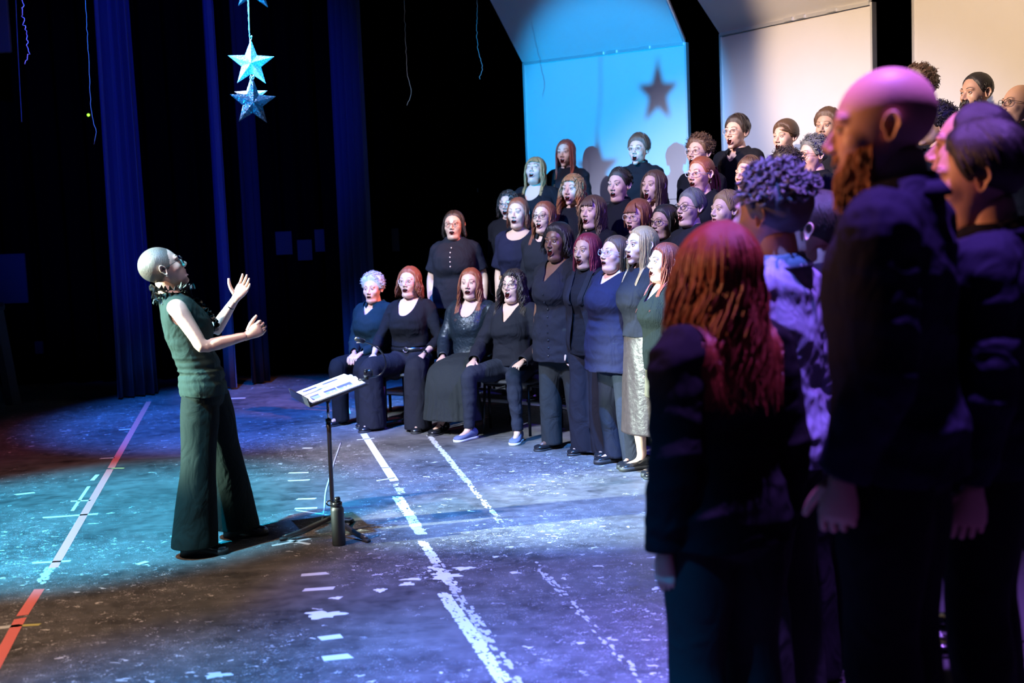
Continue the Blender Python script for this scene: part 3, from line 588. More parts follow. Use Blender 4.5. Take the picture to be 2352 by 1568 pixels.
        if neckline == 'v': 
            vd = kw.get('vdepth', .15) * k; f = np.where((dy > -.01) & (np.abs(V[:, 0]) < .13), np.minimum(f, (np.abs(V[:, 0]) * (vd / (.078 * k)) - (dz + vd)) * .45), f)
        if neckline == 'sweetheart': qn = np.sqrt((V[:, 0] / .07) ** 2 + ((dz - .02) / .11) ** 2); f = np.where(dy > -.02, np.minimum(f, (qn - 1) * .07), f)
        if neckline not in ('turtle', 'high'): qn = np.linalg.norm((V - c) / r, axis=1); f = np.minimum(f, (qn - 1) * .05)
        else: f = np.minimum(f, (nb[2] + .030 - V[:, 2]))
        V, Fc = cut(V, Fc, f)
        knit = top == 'vest'; m = VELVET if tc == 'velvet' else cloth(tc, knit); o = link('top', mk_mesh('top', V, Fc, None, [m]), root)
        if knit:   # ribbed knit columns
            pass
    remesh_later(TP, vox * (.74 if root_loc[2] < .1 else .9), fin_top)
    # bottom
    wz = .60 if kw.get('highwaist') else .555; BT = Soup()
    zs = ZS[(ZS > .45) & (ZS < wz + .03)]; BT.add(*torso(.004 - loose, zs)); 
    if bottom in ('trousers', 'wide', 'slim'):
        fl = {'trousers': .028, 'wide': .060, 'slim': .003}[bottom] + flare; ez = {'trousers': .014, 'wide': .018, 'slim': .005}[bottom]
        for s in (1, -1):
            P, r = leg_path(p, q, s, ez, fl); P = np.concatenate([P, P[-1:] + (P[-1] - P[-2]) * 1.5, P[-1:] + (P[-1] - P[-2]) * 3]) ; r = np.append(r, [r[-1], r[-1]]); BT.add(*loft(P, r, r * kw.get('legdepth', 1.0), (1, 0, 0), 24))
    else:
        k2 = k
        if pose == 'sit':
            zk = p['kn', 1][2]; P = [(0, -.02, zk + .03), (0, .15, zk + .012), (0, .33, zk + .005), (0, .445 * k, zk - .03), (0, .49 * k, zk - .12), (0, .49 * k, .25), (0, .49 * k, .10)]; sp = kw.get('spread', .14)
            P, r = resample(P, np.array([[.17, .10], [sp + .09, .10], [sp + .10, .095], [sp + .10, .09], [sp + .10, .10], [sp + .11, .12], [sp + .13, .14]]), 26); BT.add(*loft(P, r[:, 0], r[:, 1], (1, 0, 0), 40, True, 2.3))
        else:
            hz = kw.get('skirt', .40) * H; z = np.linspace(.53 * H, hz - .03, 14); a, b, y = prof(np.full(14, .52), q); fl = kw.get('skflare', .03) * np.linspace(0, 1, 14)
            BT.add(*loft(np.stack([0 * z, y + 0 * z + .0, z], 1), a + .012 + fl, b + .012 + fl, (1, 0, 0), 40))
    def fin_bot(V, Fc):
        V = adj_smooth(V, Fc, 2)
        if bottom == 'skirt': 
            N = normals(V, Fc); zt = V[:, 2]; pl = kw.get('pleat', 0); 
            if pl: th = np.arctan2(V[:, 0], V[:, 1] - (.49 * k if pose == 'sit' else 0)); V = V + N * (pl * np.cos(th * 22 + 1.5 * np.sin(zt * 4)) * np.clip(((.5 if pose == 'sit' else .5 * H) - zt) / .25, 0, 1))[:, None]
        V = folds(V, Fc, seed + 2, kw.get('fold', .008), (16, 16, 6) if bottom != 'slim' else (8, 8, 30)); f = (wz * H + p['dz']) - V[:, 2]
        if pose == 'sit': f = np.where(V[:, 1] > .13, 9., f)
        if bottom in ('trousers', 'wide', 'slim'):
            for s in (1, -1):
                gz = q.get('ground', {}).get(s, 0); d = np.linalg.norm((V - p['an', s])[:, :2], axis=1); f = np.where((V[:, 2] < .35 + gz) & (d < .25) & (np.sign(V[:, 0]) == s if abs(p['an', 1][0] - p['an', -1][0]) > .08 else True), np.minimum(f, V[:, 2] - gz - kw.get('legz', {'trousers': .035, 'wide': .022, 'slim': .095}[bottom])), f)
        elif pose == 'sit': f = np.where(V[:, 1] > .3 * k, np.minimum(f, V[:, 2] - kw.get('skirtz', .13)), f)
        else: f = np.minimum(f, V[:, 2] - kw.get('skirt', .40) * H)
        V, Fc = cut(V, Fc, f); m = {'gold': GOLD, 'bronze': BRONZE}.get(bc) or cloth(bc); link('skirt' if bottom == 'skirt' else 'trousers', mk_mesh('trousers', V, Fc, None, [m]), root)
    if not hidden: remesh_later(BT, vox if root_loc[2] < .1 else vox * 1.5, fin_bot)
    # hair
    def coll(P):
        P = P.copy(); z = np.clip((P[:, 2] - p['dz']) / H, .45, .835); a, b, y = prof(z, q); a = a + .020 + e0 + .02 * (z > .79); b = b + .018 + e0; sh = p['tor'](np.stack([0 * z, y, z * H], 1)); cx = 0; cy = sh[:, 1]
        dx = P[:, 0] / a; dy = (P[:, 1] - cy) / b; r = np.sqrt(dx * dx + dy * dy) + 1e-6; m = (P[:, 2] < (.835 * H + p['dz'])) & (r < 1)
        f = np.where(m, np.minimum(1 / r, 3), 1); fx = np.where(np.abs(dx) > 1.2 * np.abs(dy), f, 1 + (f - 1) * .3); P[:, 1] = np.where(m, cy + np.where(dy >= 0, 1, -1) * b * np.sqrt(np.clip(1 - np.minimum(np.abs(P[:, 0] / a), .98) ** 2, .05, 1)), P[:, 1]); return P
    if hair:
        h = dict(hair); S = hair_build(h, R, mask, tohead, q, coll, rng); S.obj('hair', [hairm(hc)], root)
    if beard: beard_build(R, tohead, rng, .042).obj('beard', [hairm(beard)], root)
    if glasses:
        S, Ln = glasses_build(tohead, q, R, glasses); go = S.obj('glasses', [gcol or CLEAR], root); Ln.obj('lens', [LENS], go)
    # shoes
    if not hidden and shoe:
        for s in (1, -1): shoe_build(p, q, s, shoe).obj('shoe', [LEATHER if shoe != 'sneaker' else mat('sneaker_canvas', (.10, .12, .22), .8), {'sneaker': WHITERUB}.get(shoe, RUBBER), CHROME], root)
    if top in ('shirt',):   # shirt collar
        S = Soup(); th = np.linspace(-2.75, 2.75, 30) ; nr = .068 * k * (1 + .18 * masc + .2 * g); rows = []
        for dz, rr in ((-.005, 1.16), (.030, 1.02), (.036, 1.08), (.006, 1.36), (.0, 1.30)):
            tip = np.clip((np.abs(th) - 2.2) / .5, 0, 1); rows.append(np.stack([np.sin(th + PI) * nr * rr * 1.0, np.cos(th + PI) * nr * rr * 1.02 + .004 - 0 * tip, np.full(30, dz) - .012 * (1 - np.cos(th)) * .9 - tip * (.018 if dz < .01 else 0)], 1))
        V = np.concatenate(rows) + nb + [0, .008, .008]; i = np.arange(4)[:, None] * 30; j = np.arange(29)[None]; S.add(V, np.stack([i + j, i + j + 1, i + 31 + j, i + 30 + j], -1).reshape(-1, 4)); S.obj('collar', [cloth(tc)], root)
    if neckline == 'turtle':
        S = Soup(); v, f = loft([nb + [0, 0, -.012], nb + [0, .004, .02], nb + [0, .010, .048], nb + [0, .011, .052], nb + [0, .011, .046]], np.array([.086, .070, .066, .060, .056]) * k * (1 + .2 * g + .14 * masc), None, (1, 0, 0), 26, False); S.add(v, f); S.obj('roll_collar', [cloth(tc)], root)
    if extra: EXTRAS.append((extra, root, p, q, tohead))
    return root
def hash_name(s):
    h = 7
    for c in s: h = (h * 31 + ord(c)) % 1000003
    return h
CT = Vector((-1.74, 7.0, 0))
def yaw_to(x, y, tx=CT.x, ty=CT.y): return math.atan2(-(tx - x), ty - y)
def stand(px, htop, Y, row, label, dyaw=0, H=None, tgt=None, **kw):
    t = at(px, htop, Y); z = .2 * row; Hh = (H or (t.z - z)); yw = yaw_to(t.x, t.y, *(tgt or (CT.x, CT.y))) + dyaw
    return person((t.x, t.y, z + .0), yw, Hh, label=label, **kw)

# ------------------------------------------------------------------ the setting
def nodes_floor():
    m = bpy.data.materials.new('stage_floor'); m.use_nodes = True; nt = m.node_tree; N = nt.nodes; Lk = nt.links.new; b = N['Principled BSDF']
    tc = N.new('ShaderNodeTexCoord')
    def noise(sc, det=6, rough=.6, stretch=None, rot=0):
        mp = N.new('ShaderNodeMapping'); Lk(tc.outputs['Object'], mp.inputs[0]); mp.inputs['Rotation'].default_value = (0, 0, rot)
        if stretch: mp.inputs['Scale'].default_value = stretch
        n = N.new('ShaderNodeTexNoise'); n.inputs['Scale'].default_value = sc; n.inputs['Detail'].default_value = det; n.inputs['Roughness'].default_value = rough; Lk(mp.outputs[0], n.inputs[0]); return n.outputs[0], mp
    def ramp(src, a, c, lo=0, hi=1):
        r = N.new('ShaderNodeMapRange'); r.inputs[1].default_value = a; r.inputs[2].default_value = c; r.inputs[3].default_value = lo; r.inputs[4].default_value = hi; Lk(src, r.inputs[0]); return r.outputs[0]
    def mth(op, a, c):
        r = N.new('ShaderNodeMath'); r.operation = op
        for i, v in enumerate((a, c)):
            if hasattr(v, 'links'): Lk(v, r.inputs[i])
            else: r.inputs[i].default_value = v
        return r.outputs[0]
    n1, _ = noise(1.3, 8, .68); n2, _ = noise(9, 8, .75); n3, _ = noise(2.2, 8, .7, (1, 7, 1), .35)
    wear = ramp(mth('ADD', mth('MULTIPLY', n1, .55), mth('MULTIPLY', n2, .45)), .36, .66)
    mx = N.new('ShaderNodeMix'); mx.data_type = 'RGBA'; mx.inputs[6].default_value = (.022, .021, .021, 1); mx.inputs[7].default_value = (.175, .165, .16, 1); Lk(wear, mx.inputs[0])
    col = mx.outputs[2]
    def over(mask, c):
        nonlocal col
        q = N.new('ShaderNodeMix'); q.data_type = 'RGBA'; Lk(mask, q.inputs[0]); Lk(col, q.inputs[6]); q.inputs[7].default_value = (*c, 1); col = q.outputs[2]
    over(mth('MULTIPLY', ramp(n3, .56, .72), .30), (.26, .25, .25))
    # paint specks, two sizes
    for sc, thr, dens, seedo in ((8.0, .11, .30, 0), (20.0, .14, .36, 3.3), (50.0, .19, .42, 8.1)):
        mp = N.new('ShaderNodeMapping'); Lk(tc.outputs['Object'], mp.inputs[0]); mp.inputs['Location'].default_value = (seedo, seedo, 0); mp.inputs['Scale'].default_value = (1, 1.25, 0)
        wn = N.new('ShaderNodeTexNoise'); wn.inputs['Scale'].default_value = sc * 1.7; wn.inputs['Detail'].default_value = 3; Lk(mp.outputs[0], wn.inputs[0])
        ad = N.new('ShaderNodeVectorMath'); ad.operation = 'MULTIPLY_ADD'; Lk(wn.outputs['Color'], ad.inputs[0]); ad.inputs[1].default_value = (.16, .16, 0); Lk(mp.outputs[0], ad.inputs[2])
        vo = N.new('ShaderNodeTexVoronoi'); vo.inputs['Scale'].default_value = sc; vo.voronoi_dimensions = '2D'; Lk(ad.outputs[0], vo.inputs['Vector'])
        wn2 = N.new('ShaderNodeTexWhiteNoise'); Lk(vo.outputs['Color'], wn2.inputs[0])
        big, _ = noise(.55, 2, .5); dm = ramp(big, .40, .62, 0, dens)
        size = mth('MULTIPLY', vo.outputs['Distance'], 1.0); near = mth('LESS_THAN', size, thr); pick = mth('LESS_THAN', wn2.outputs[0], dm); over(mth('MULTIPLY', mth('MULTIPLY', near, pick), .8), (.74, .72, .70))
    # scratches
    for rot, sc in ((.5, 1.0), (-.9, 1.3), (1.4, .9), (2.3, 1.1)):
        s1, mp = noise(sc * 3, 2, .5, (.35, 60, 1), rot); g1, _ = noise(.9, 3, .5, None, rot * 3); over(mth('MULTIPLY', mth('MULTIPLY', ramp(s1, .70, .73), ramp(g1, .48, .58)), .45), (.42, .41, .40))
    Lk(col, b.inputs['Base Color'])
    rg = ramp(n2, .3, .7, .40, .65); Lk(rg, b.inputs['Roughness']); b.inputs['Specular IOR Level'].default_value = .45
    bp = N.new('ShaderNodeBump'); bp.inputs['Strength'].default_value = .25; bp.inputs['Distance'].default_value = .004; Lk(n2, bp.inputs['Height']); Lk(bp.outputs[0], b.inputs['Normal'])
    return m
S = Soup(); v, f = box((0, 7.5, -.05), (22, 18, .1)); S.add(v, f); tag(S.obj('floor', [nodes_floor()], smooth=False), kind='structure')
BLACKWALL = mat('black_wall', (.010, .011, .014), .9, bump=.2, bscale=8)
S = Soup(); v, f = box((0, 16.0, 3.8), (22, .2, 7.6)); S.add(v, f); tag(S.obj('wall_back', [BLACKWALL], smooth=False), kind='structure')
S = Soup(); v, f = box((-10.9, 7.5, 3.8), (.2, 18, 7.6)); S.add(v, f); tag(S.obj('wall_left', [BLACKWALL], smooth=False), kind='structure') if False else None
# upstage black drapes
DRAPE = mat('black_drape', (.0012, .0012, .0016), 1.0, spec=.0)
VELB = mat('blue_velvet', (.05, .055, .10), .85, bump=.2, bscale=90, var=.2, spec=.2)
def drape(name, A, B, z0, z1, depth, freq, material, label=None, cat='curtain', group=None, lean=0.0, seed=1, n=160, kind=None, thick=.012, taper=0.0):
    A = np.array(A, float); B = np.array(B, float); d = B - A; L = np.linalg.norm(d); d /= L; nn = np.array([d[1], -d[0]]); t = np.linspace(0, 1, n); rng = np.random.RandomState(seed)
    ph = np.cumsum(rng.uniform(.6, 1.4, n)) / n * 2 * PI * freq * L / 1.0; rows = []
    zz = np.linspace(z0, z1, 14)
    for sd in (0, 1):
        for i, z in enumerate(zz):
            h = (z - z0) / (z1 - z0); w_ = depth * (1.15 - .35 * h) * (np.sin(ph) + .25 * np.sin(2.3 * ph + h * 2)); x = A[None] + d[None] * ((t - .5) * (1 - taper * h) + .5)[:, None] * L + nn[None] * (w_ + sd * thick)[:, None]; rows.append(np.column_stack([x[:, 0] + lean * (z - z0), x[:, 1], np.full(n, z)]))
    V = np.concatenate(rows); R_ = len(zz); S = Soup(); Fq = []
    for sd in (0, 1):
        i = (np.arange(R_ - 1)[:, None] + sd * R_) * n; j = np.arange(n - 1)[None]; q = np.stack([i + j, i + j + 1, i + n + j + 1, i + n + j], -1).reshape(-1, 4); Fq.append(q if sd else q[:, ::-1])
    o = R_ * n
    for j in (0, n - 1):
        i = np.arange(R_ - 1) * n + j; q = np.stack([i, i + n, i + n + o, i + o], 1); Fq.append(q if j == 0 else q[:, ::-1])
    j = np.arange(n - 1); Fq.append(np.stack([j, j + 1, o + j + 1, o + j], 1)); S.add(V, np.concatenate(Fq)); ob = S.obj(name, [material])
    return tag(ob, label, cat if label else None, group, kind)
drape('stage_curtain', (-10.5, 15.0), (-2.2, 15.0), .01, 7.5, .07, 3.0, DRAPE, 'wide black velvet drape across the back of the stage at left', 'curtain', seed=4, n=420)
drape('stage_curtain', (-2.15, 14.9), (9.5, 14.9), .01, 7.5, .07, 3.0, DRAPE, 'wide black velvet drape hanging behind the shell panels', 'curtain', seed=9, n=520)
a, b_ = floor(262, 912), floor(343, 903); a.y = 13.35; b_.y = 13.6
drape('stage_curtain', (-4.22, 13.32), (-3.86, 13.62), .02, 7.0, .055, 8.5, VELB, 'blue-lit pleated curtain leg left of the bald conductor', 'curtain', seed=3, n=120, taper=.28)
drape('stage_curtain', (-3.16, 13.9), (-3.06, 13.75), .02, 7.0, .03, 9, VELB, 'thin blue-lit curtain edge just right of the conductor\'s head', 'curtain', seed=5, n=50)
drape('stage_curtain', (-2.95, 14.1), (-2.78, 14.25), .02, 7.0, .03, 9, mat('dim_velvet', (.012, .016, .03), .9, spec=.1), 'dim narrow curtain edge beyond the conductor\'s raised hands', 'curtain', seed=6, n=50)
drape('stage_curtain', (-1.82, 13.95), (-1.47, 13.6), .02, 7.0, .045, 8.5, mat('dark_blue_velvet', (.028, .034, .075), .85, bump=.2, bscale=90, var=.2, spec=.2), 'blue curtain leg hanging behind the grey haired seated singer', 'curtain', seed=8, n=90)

SHELL = mat('shell_laminate', (.46, .46, .46), .55, bump=.12, bscale=5, var=.03)
ALU = mat('aluminium_edge', (.70, .72, .74), .35, metal=.7)
def prism(A, B, n, zs, th, off=0):   # slab standing on the line A-B from zs[0] to zs[1]
    A, B, n = [np.array(x, float) for x in (A, B, n)]; P = [A + n * off, B + n * off, B + n * (off - th), A + n * (off - th)]
    V = np.array([[p[0], p[1], z] for z in zs for p in P]); return V, np.array([(0, 1, 5, 4), (1, 2, 6, 5), (2, 3, 7, 6), (3, 0, 4, 7), (3, 2, 1, 0), (4, 5, 6, 7)])
def shell(A, B, ztop, label, can=1.25, sl=1.12):
    A = np.array(A, float); B = np.array(B, float); d = (B - A) / np.linalg.norm(B - A); n = np.array([d[1], -d[0]])
    if n @ (np.array([-1.7, 7]) - A) < 0: n = -n
    mid = (A + B) / 2; root = bpy.data.objects.new('acoustic_shell', None); COL.objects.link(root); root.location = (mid[0], mid[1], 0); tag(root, label, 'panel', 'acoustic shell towers behind the choir')
    A = A - mid; B = B - mid
    def put(name, fn, m, sm=False):
        S = Soup(); v, f = fn; S.add(v, f); return S.obj(name, [m], root, sm)
    put('lower_panel', prism(A, B, n, (.12, 1.87), .04), SHELL); put('upper_panel', prism(A, B, n, (1.875, ztop), .04), SHELL)
    for P, q in ((A, -1), (B, 1)):
        put('edge_trim', prism(P - d * .0 * q, P + d * .022 * q, n, (.12, ztop + .01), .055, .012), ALU)
    V = []
    C0 = [np.array([*(A + d * .0), ztop + .02]), np.array([*B, ztop + .02])]; up = np.array([*(n * can), can * sl]); nn = unit(np.cross(up, [*d, 0])); nn = nn if nn[2] > 0 else -nn
    for o in (0, .04):
        for c in (C0[0] - np.array([*d, 0]) * .03, C0[1] + np.array([*d, 0]) * .0, C0[1] + up, C0[0] - np.array([*d, 0]) * .03 + up): V.append(c + nn * o)
    put('canopy', (np.array(V), np.array([(0, 1, 2, 3), (7, 6, 5, 4), (0, 4, 5, 1), (1, 5, 6, 2), (2, 6, 7, 3), (3, 7, 4, 0)])), SHELL)
    put('hinge_rail', prism(A, B, n, (ztop - .012, ztop + .016), .03, .028), ALU)
    for u in (.5, .58, .78):
        S = Soup()
        c = A + (B - A) * u + n * .035; v, f = box((c[0], c[1], ztop + .006), (.10, .02, .030), R=np.array([[d[0], -d[1], 0], [d[1], d[0], 0], [0, 0, 1]])); S.add(v, f); S.obj('latch', [ALU], root, False)
    e0, e1 = np.array([*(B + n * .005), ztop + .02]), np.array([*(B + n * .005), ztop + .02]) + up; v, f = tube([e0, e1], .016, None, 8); put('canopy_trim', (v, f), ALU)
    for P in (A, B):   # rear mast and caster base
        c = P * .8 - n * .10; put('mast', prism(c, c + d * .05, n, (.10, ztop * .8), .05), BLACKMET); b = P * .8 - n * .35; put('base', prism(b, b + d * .08, n, (.02, .11), .5, .50), BLACKMET)
    return root
shell((.25, 13.535), (1.779, 12.412), 3.36, 'blue-lit white shell panel with star shadows, leftmost of the three')
shell((2.09, 12.127), (3.064, 10.611), 3.39, 'cream-lit white shell panel in the middle, behind the smiling glasses wearer')
shell((3.34, 10.35), (3.98, 8.60), 3.55, 'amber-lit white shell panel at the far right behind the bald bearded man')

# choral risers, four decks each
DECK = mat('riser_carpet', (.05, .05, .055), .9, bump=.5, bscale=200)
EDGE = mat('riser_edge', (.5, .5, .5), .5)
line = [(-1.25, 11.75), (.33, 10.45), (1.12, 9.2), (1.62, 7.6), (1.85, 6.0), (1.50, 4.4), (.62, 2.75)]
def outn(i):
    A = np.array(line[max(0, i - 1)], float); B = np.array(line[min(len(line) - 1, i + 1)], float); d = unit(B - A); n = np.array([-d[1], d[0]]); return n if n @ (np.array(line[i]) - np.array([-1.7, 7])) > 0 else -n
lab = ['four step choir riser at the left, behind the seated singers', 'four step choir riser behind the tall black haired singer in the front row', 'four step choir riser behind the blonde front row singer', 'four step choir riser hidden behind the red haired front row singers', 'four step choir riser right of centre, behind the curly purple-lit singer', 'four step choir riser nearest the camera, under the bald bearded man']
for i in range(6):
    A, B = np.array(line[i], float), np.array(line[i + 1], float); na, nb_ = outn(i), outn(i + 1); gap = .012
    root = bpy.data.objects.new('choir_riser', None); COL.objects.link(root); mid = (A + B) / 2; root.location = (mid[0], mid[1], 0); tag(root, lab[i], 'riser', 'choir risers')
    for k in range(4):
        z = .2 * (k + 1); P = [A + na * (.5 * k), B + nb_ * (.5 * k), B + nb_ * (.5 * k + .49), A + na * (.5 * k + .49)]; cc = sum(P) / 4; P = [cc + (p - cc) * (1 - gap) - mid for p in P]
        V = np.array([[p[0], p[1], zz] for zz in (z - .045, z) for p in P]); S = Soup(); S.add(V, np.array([(0, 1, 5, 4), (1, 2, 6, 5), (2, 3, 7, 6), (3, 0, 4, 7), (3, 2, 1, 0), (4, 5, 6, 7)]))
        S.obj('deck', [DECK], root, False); S = Soup()
        v, f = tube([[*P[0], z - .02], [*P[1], z - .02]], .016, None, 8, (0, 0, 1)); S.add(v, f); S.obj('edge_rail', [EDGE], root)
        for p in (P[0] * .96 + P[2] * .04, P[1] * .96 + P[3] * .04, P[2] * .96 + P[0] * .04, P[3] * .96 + P[1] * .04):
            S = Soup(); v, f = tube([[*p, .0], [*p, z - .04]], .014, None, 8); S.add(v, f); S.obj('leg', [BLACKMET], root)

# ---- tape on the floor
TW = mat('white_tape', (.70, .72, .70), .6, bump=.1); TP_ = mat('pink_tape', (.92, .22, .20), .6, bump=.1); TY = mat('yellow_tape', (.62, .56, .18), .6); TG = mat('glow_tape', (.35, .72, .50), .5); WORN = mat('worn_tape_residue', (.50, .50, .50), .7)
def tape_strip(pts, width, m, label, group=None, worn=0.0, seed=0, cell=.032, cat='tape', name='floor_tape'):
    P = [np.array(floor(*p)) for p in pts]; rng = np.random.RandomState(seed); S = Soup(); h = .0016
    for A, B in zip(P[:-1], P[1:]):
        L = np.linalg.norm(B - A); d = (B - A) / L; s = np.array([-d[1], d[0], 0]); 
        if not worn:
            j = rng.uniform(-.25, .25, 4) * width; V = [A + s * width / 2 + d * j[0], A - s * width / 2 + d * j[1], B - s * width / 2 + d * j[2], B + s * width / 2 + d * j[3]]
            V = np.array([v + [0, 0, z] for z in (.0002, h) for v in V]); S.add(V, [(3, 2, 1, 0), (4, 5, 6, 7), (0, 1, 5, 4), (1, 2, 6, 5), (2, 3, 7, 6), (3, 0, 4, 7)])
        else:
            n = max(2, int(L / cell)); w_ = 5
            for i in range(n):
                for r in range(w_):
                    if rng.rand() < worn: continue
                    a0, a1 = (i + rng.uniform(-.2, .3)) * L / n, (i + 1 + rng.uniform(-.3, .5)) * L / n; b0, b1 = ((r) / w_ - .5) * width + rng.uniform(-.2, .1) * width / w_, ((r + 1) / w_ - .5) * width + rng.uniform(-.1, .25) * width / w_
                    V = [A + d * a0 + s * b0 + d * rng.uniform(-.01, .01), A + d * (a0 + a1) / 2 + s * (b0 - rng.uniform(0, .008)), A + d * a1 + s * b0, A + d * (a1 + rng.uniform(-.01, .02)) + s * b1, A + d * (a0 + a1) / 2 + s * (b1 + rng.uniform(0, .008)), A + d * a0 + s * b1]
                    hh = .0008 + .0006 * rng.rand(); V = np.array([v + [0, 0, hh] for v in V]); S.add(V, [(0, 2, 3, 5), (0, 1, 2, -1), (3, 4, 5, -1)])
    o = S.obj(name, [m], None, False); return tag(o, label, cat, group, 'stuff' if worn > .25 else None)
PG, WG, SG = 'pink tape line pieces', 'white tape line pieces', 'short tape marks on the floor'
tape_strip([(342, 922), (255, 1075)], .052, TP_, 'far intact stretch of the long pink floor tape line', PG, seed=1)
tape_strip([(253, 1078), (122, 1304)], .050, TP_, 'middle stretch of the long pink tape line, left of the conductor\'s legs', PG, seed=2)
tape_strip([(118, 1300), (92, 1340)], .05, WORN, 'torn greyish residue in the gap of the pink tape line', PG, worn=.45, seed=3)
tape_strip([(91, 1352), (52, 1412)], .052, TP_, 'short torn piece of the pink tape line just below the gap', PG, seed=4)
tape_strip([(47, 1420), (-30, 1565)], .052, TP_, 'nearest piece of pink tape running off the bottom left corner', PG, seed=5)
tape_strip([(786, 905), (800, 950)], .05, TG, 'greenish glowing end of the white tape line beneath the seated singers', WG, seed=6)
tape_strip([(835, 996), (885, 1073)], .055, TW, 'bright intact white tape line starting at the seated singers\' feet', WG, seed=7)
tape_strip([(886, 1074), (906, 1104)], .06, TW, 'short brighter piece ending the intact white tape line', WG, seed=8)
tape_strip([(906, 1106), (925, 1135)], .045, WORN, 'thin faded stretch of the white tape line past its intact end', WG, worn=.55, seed=9)
tape_strip([(912, 1140), (968, 1226)], .06, TW, 'scuffed white tape stretch ending right of the water bottle', WG, worn=.12, seed=10)
tape_strip([(969, 1242), (1002, 1292)], .045, TW, 'narrow torn white tape shred below the dark shadow band', WG, worn=.1, seed=11)
tape_strip([(990, 1300), (1040, 1345)], .07, TW, 'flaked white paint and tape patch below the torn shred', WG, worn=.45, seed=12)
tape_strip([(1018, 1362), (1160, 1568)], .055, TW, 'nearest scuffed stretch of the white tape line at the bottom edge', WG, worn=.13, seed=13)
tape_strip([(1004, 1292), (1190, 1568)], .05, WORN, 'faint grey tape ghost beside the nearest white tape stretch', WG, worn=.6, seed=14)
tape_strip([(985, 1000), (1075, 1108)], .04, WORN, 'upper part of the faint dashed tape line right of the white one', WG, worn=.30, seed=15)
tape_strip([(1075, 1108), (1150, 1200)], .035, WORN, 'lower fading part of the faint dashed tape line', WG, worn=.55, seed=16)
tape_strip([(1225, 1290), (1480, 1568)], .035, WORN, 'very faint scuffed tape ghost on the violet floor at right', WG, worn=.78, seed=17)
marks = [((663, 1086), (709, 1085), .03, 'upper of the two parallel dashes left of the music stand pole'), ((661, 1104), (709, 1102), .03, 'lower of the two parallel dashes left of the music stand pole'),
 ((682, 1146), (724, 1145), .035, 'single dash level with the lower music stand pole'), ((678, 1168), (730, 1166), .035, 'dash just above the thin crossing scratch tape'), ((680, 1172), (752, 1182), .014, 'thin slanting tape thread below the dash by the stand'),
 ((696, 1029), (718, 1029), .03, 'small dash on the brown floor patch behind the conductor\'s legs'), ((690, 1321), (752, 1316), .045, 'upper broad dash in front of the music stand'), ((695, 1355), (769, 1350), .045, 'lower broad dash in front of the music stand'),
 ((732, 1467), (780, 1461), .055, 'smaller broad dash near the bottom of the frame'), ((738, 1513), (806, 1506), .06, 'lowest broad dash at the bottom of the frame'),
 ((626, 1253), (712, 1237), .028, 'first arm of the taped cross beside the music stand base'), ((648, 1238), (712, 1250), .028, 'second arm of the taped cross beside the music stand base'),
 ((97, 1189), (224, 1180), .035, 'long thin tape strip crossing the pink line'), ((163, 1151), (210, 1149), .03, 'short strip in the taped cross left of the pink line'), ((166, 1173), (204, 1117), .022, 'slanting strip in the taped cross left of the pink line'),
 ((229, 1053), (265, 1051), .035, 'small dash touching the far part of the pink line on its left'), ((272, 987), (301, 985), .04, 'farthest small dash beside the pink line'), ((35, 1136), (79, 1131), .04, 'lone short strip near the left edge of the frame'),
 ((74, 1293), (163, 1288), .03, 'thin strip crossing the lower end of the middle pink stretch'), ((-5, 1442), (40, 1437), .04, 'white half of the two tone strip at the bottom left'), ((316, 1296), (339, 1289), .035, 'small square scrap left of the conductor\'s heel'),
 ((212, 1103), (224, 1090), .03, 'tiny tilted scrap left of the pink line'), ((865, 1104), (908, 1097), .02, 'thin strip crossing the end of the intact white line'), ((528, 915), (564, 914), .05, 'far violet-lit strip behind the conductor\'s thigh'), ((820, 1010), (860, 1006), .02, 'thin strip crossing the top of the intact white line')]
for i, (a, b, wd, lb) in enumerate(marks): tape_strip([a, b], wd, TW, 'white ' + lb, SG, seed=30 + i, name='tape_mark')
tape_strip([(40, 1437), (92, 1434)], .026, TY, 'yellow half of the two tone strip at the bottom left', SG, seed=60, name='tape_mark')
tape_strip([(258, 1075), (285, 1075)], .026, TY, 'small yellowish dash right of the far pink line', SG, seed=61, name='tape_mark')
S = Soup(); pts = [(783, 1017), (768, 1060), (757, 1098), (748, 1130), (745, 1165), (738, 1208)]; v, f = tube([np.array(floor(*p)) + [0, 0, .003] for p in pts], .006, 24, 6, (1, 0, 0), .5); S.add(v, f)
tag(S.obj('cable', [mat('pale_cord', (.45, .45, .45), .6)]), 'thin pale cord lying on the floor behind the music stand', 'cord')
# paint spills
def spill(px, py, rx, ry, label, seed):
    c = np.array(floor(px, py)); rng = np.random.RandomState(seed); t = np.linspace(0, 2 * PI, 26)[:-1]; r = 1 + .25 * np.sin(t * 3 + seed) + .18 * np.sin(t * 7 + 2 * seed) + rng.uniform(-.12, .12, 25)
    V = np.concatenate([c + np.stack([np.cos(t) * rx * r, np.sin(t) * ry * r, 0 * t + .0008], 1), c + np.stack([np.cos(t) * rx * r * .85, np.sin(t) * ry * r * .85, 0 * t + .0018], 1), [c + [0, 0, .0018]]]); n = 25; j = np.arange(n); k = (j + 1) % n
    S = Soup(); S.add(V, np.concatenate([np.stack([j, k, n + k, n + j], 1), np.stack([n + j, n + k, np.full(n, 2 * n), np.full(n, -1)], 1)])); tag(S.obj('paint_spill', [TW], None), label, 'paint', 'dried paint splats')
spill(744, 1411, .085, .055, 'large white paint splat below the broad dashes', 1); spill(1025, 1322, .07, .05, 'white paint splat across the broken white line', 2); spill(935, 1341, .035, .03, 'small paint splat left of the broken white line', 3)
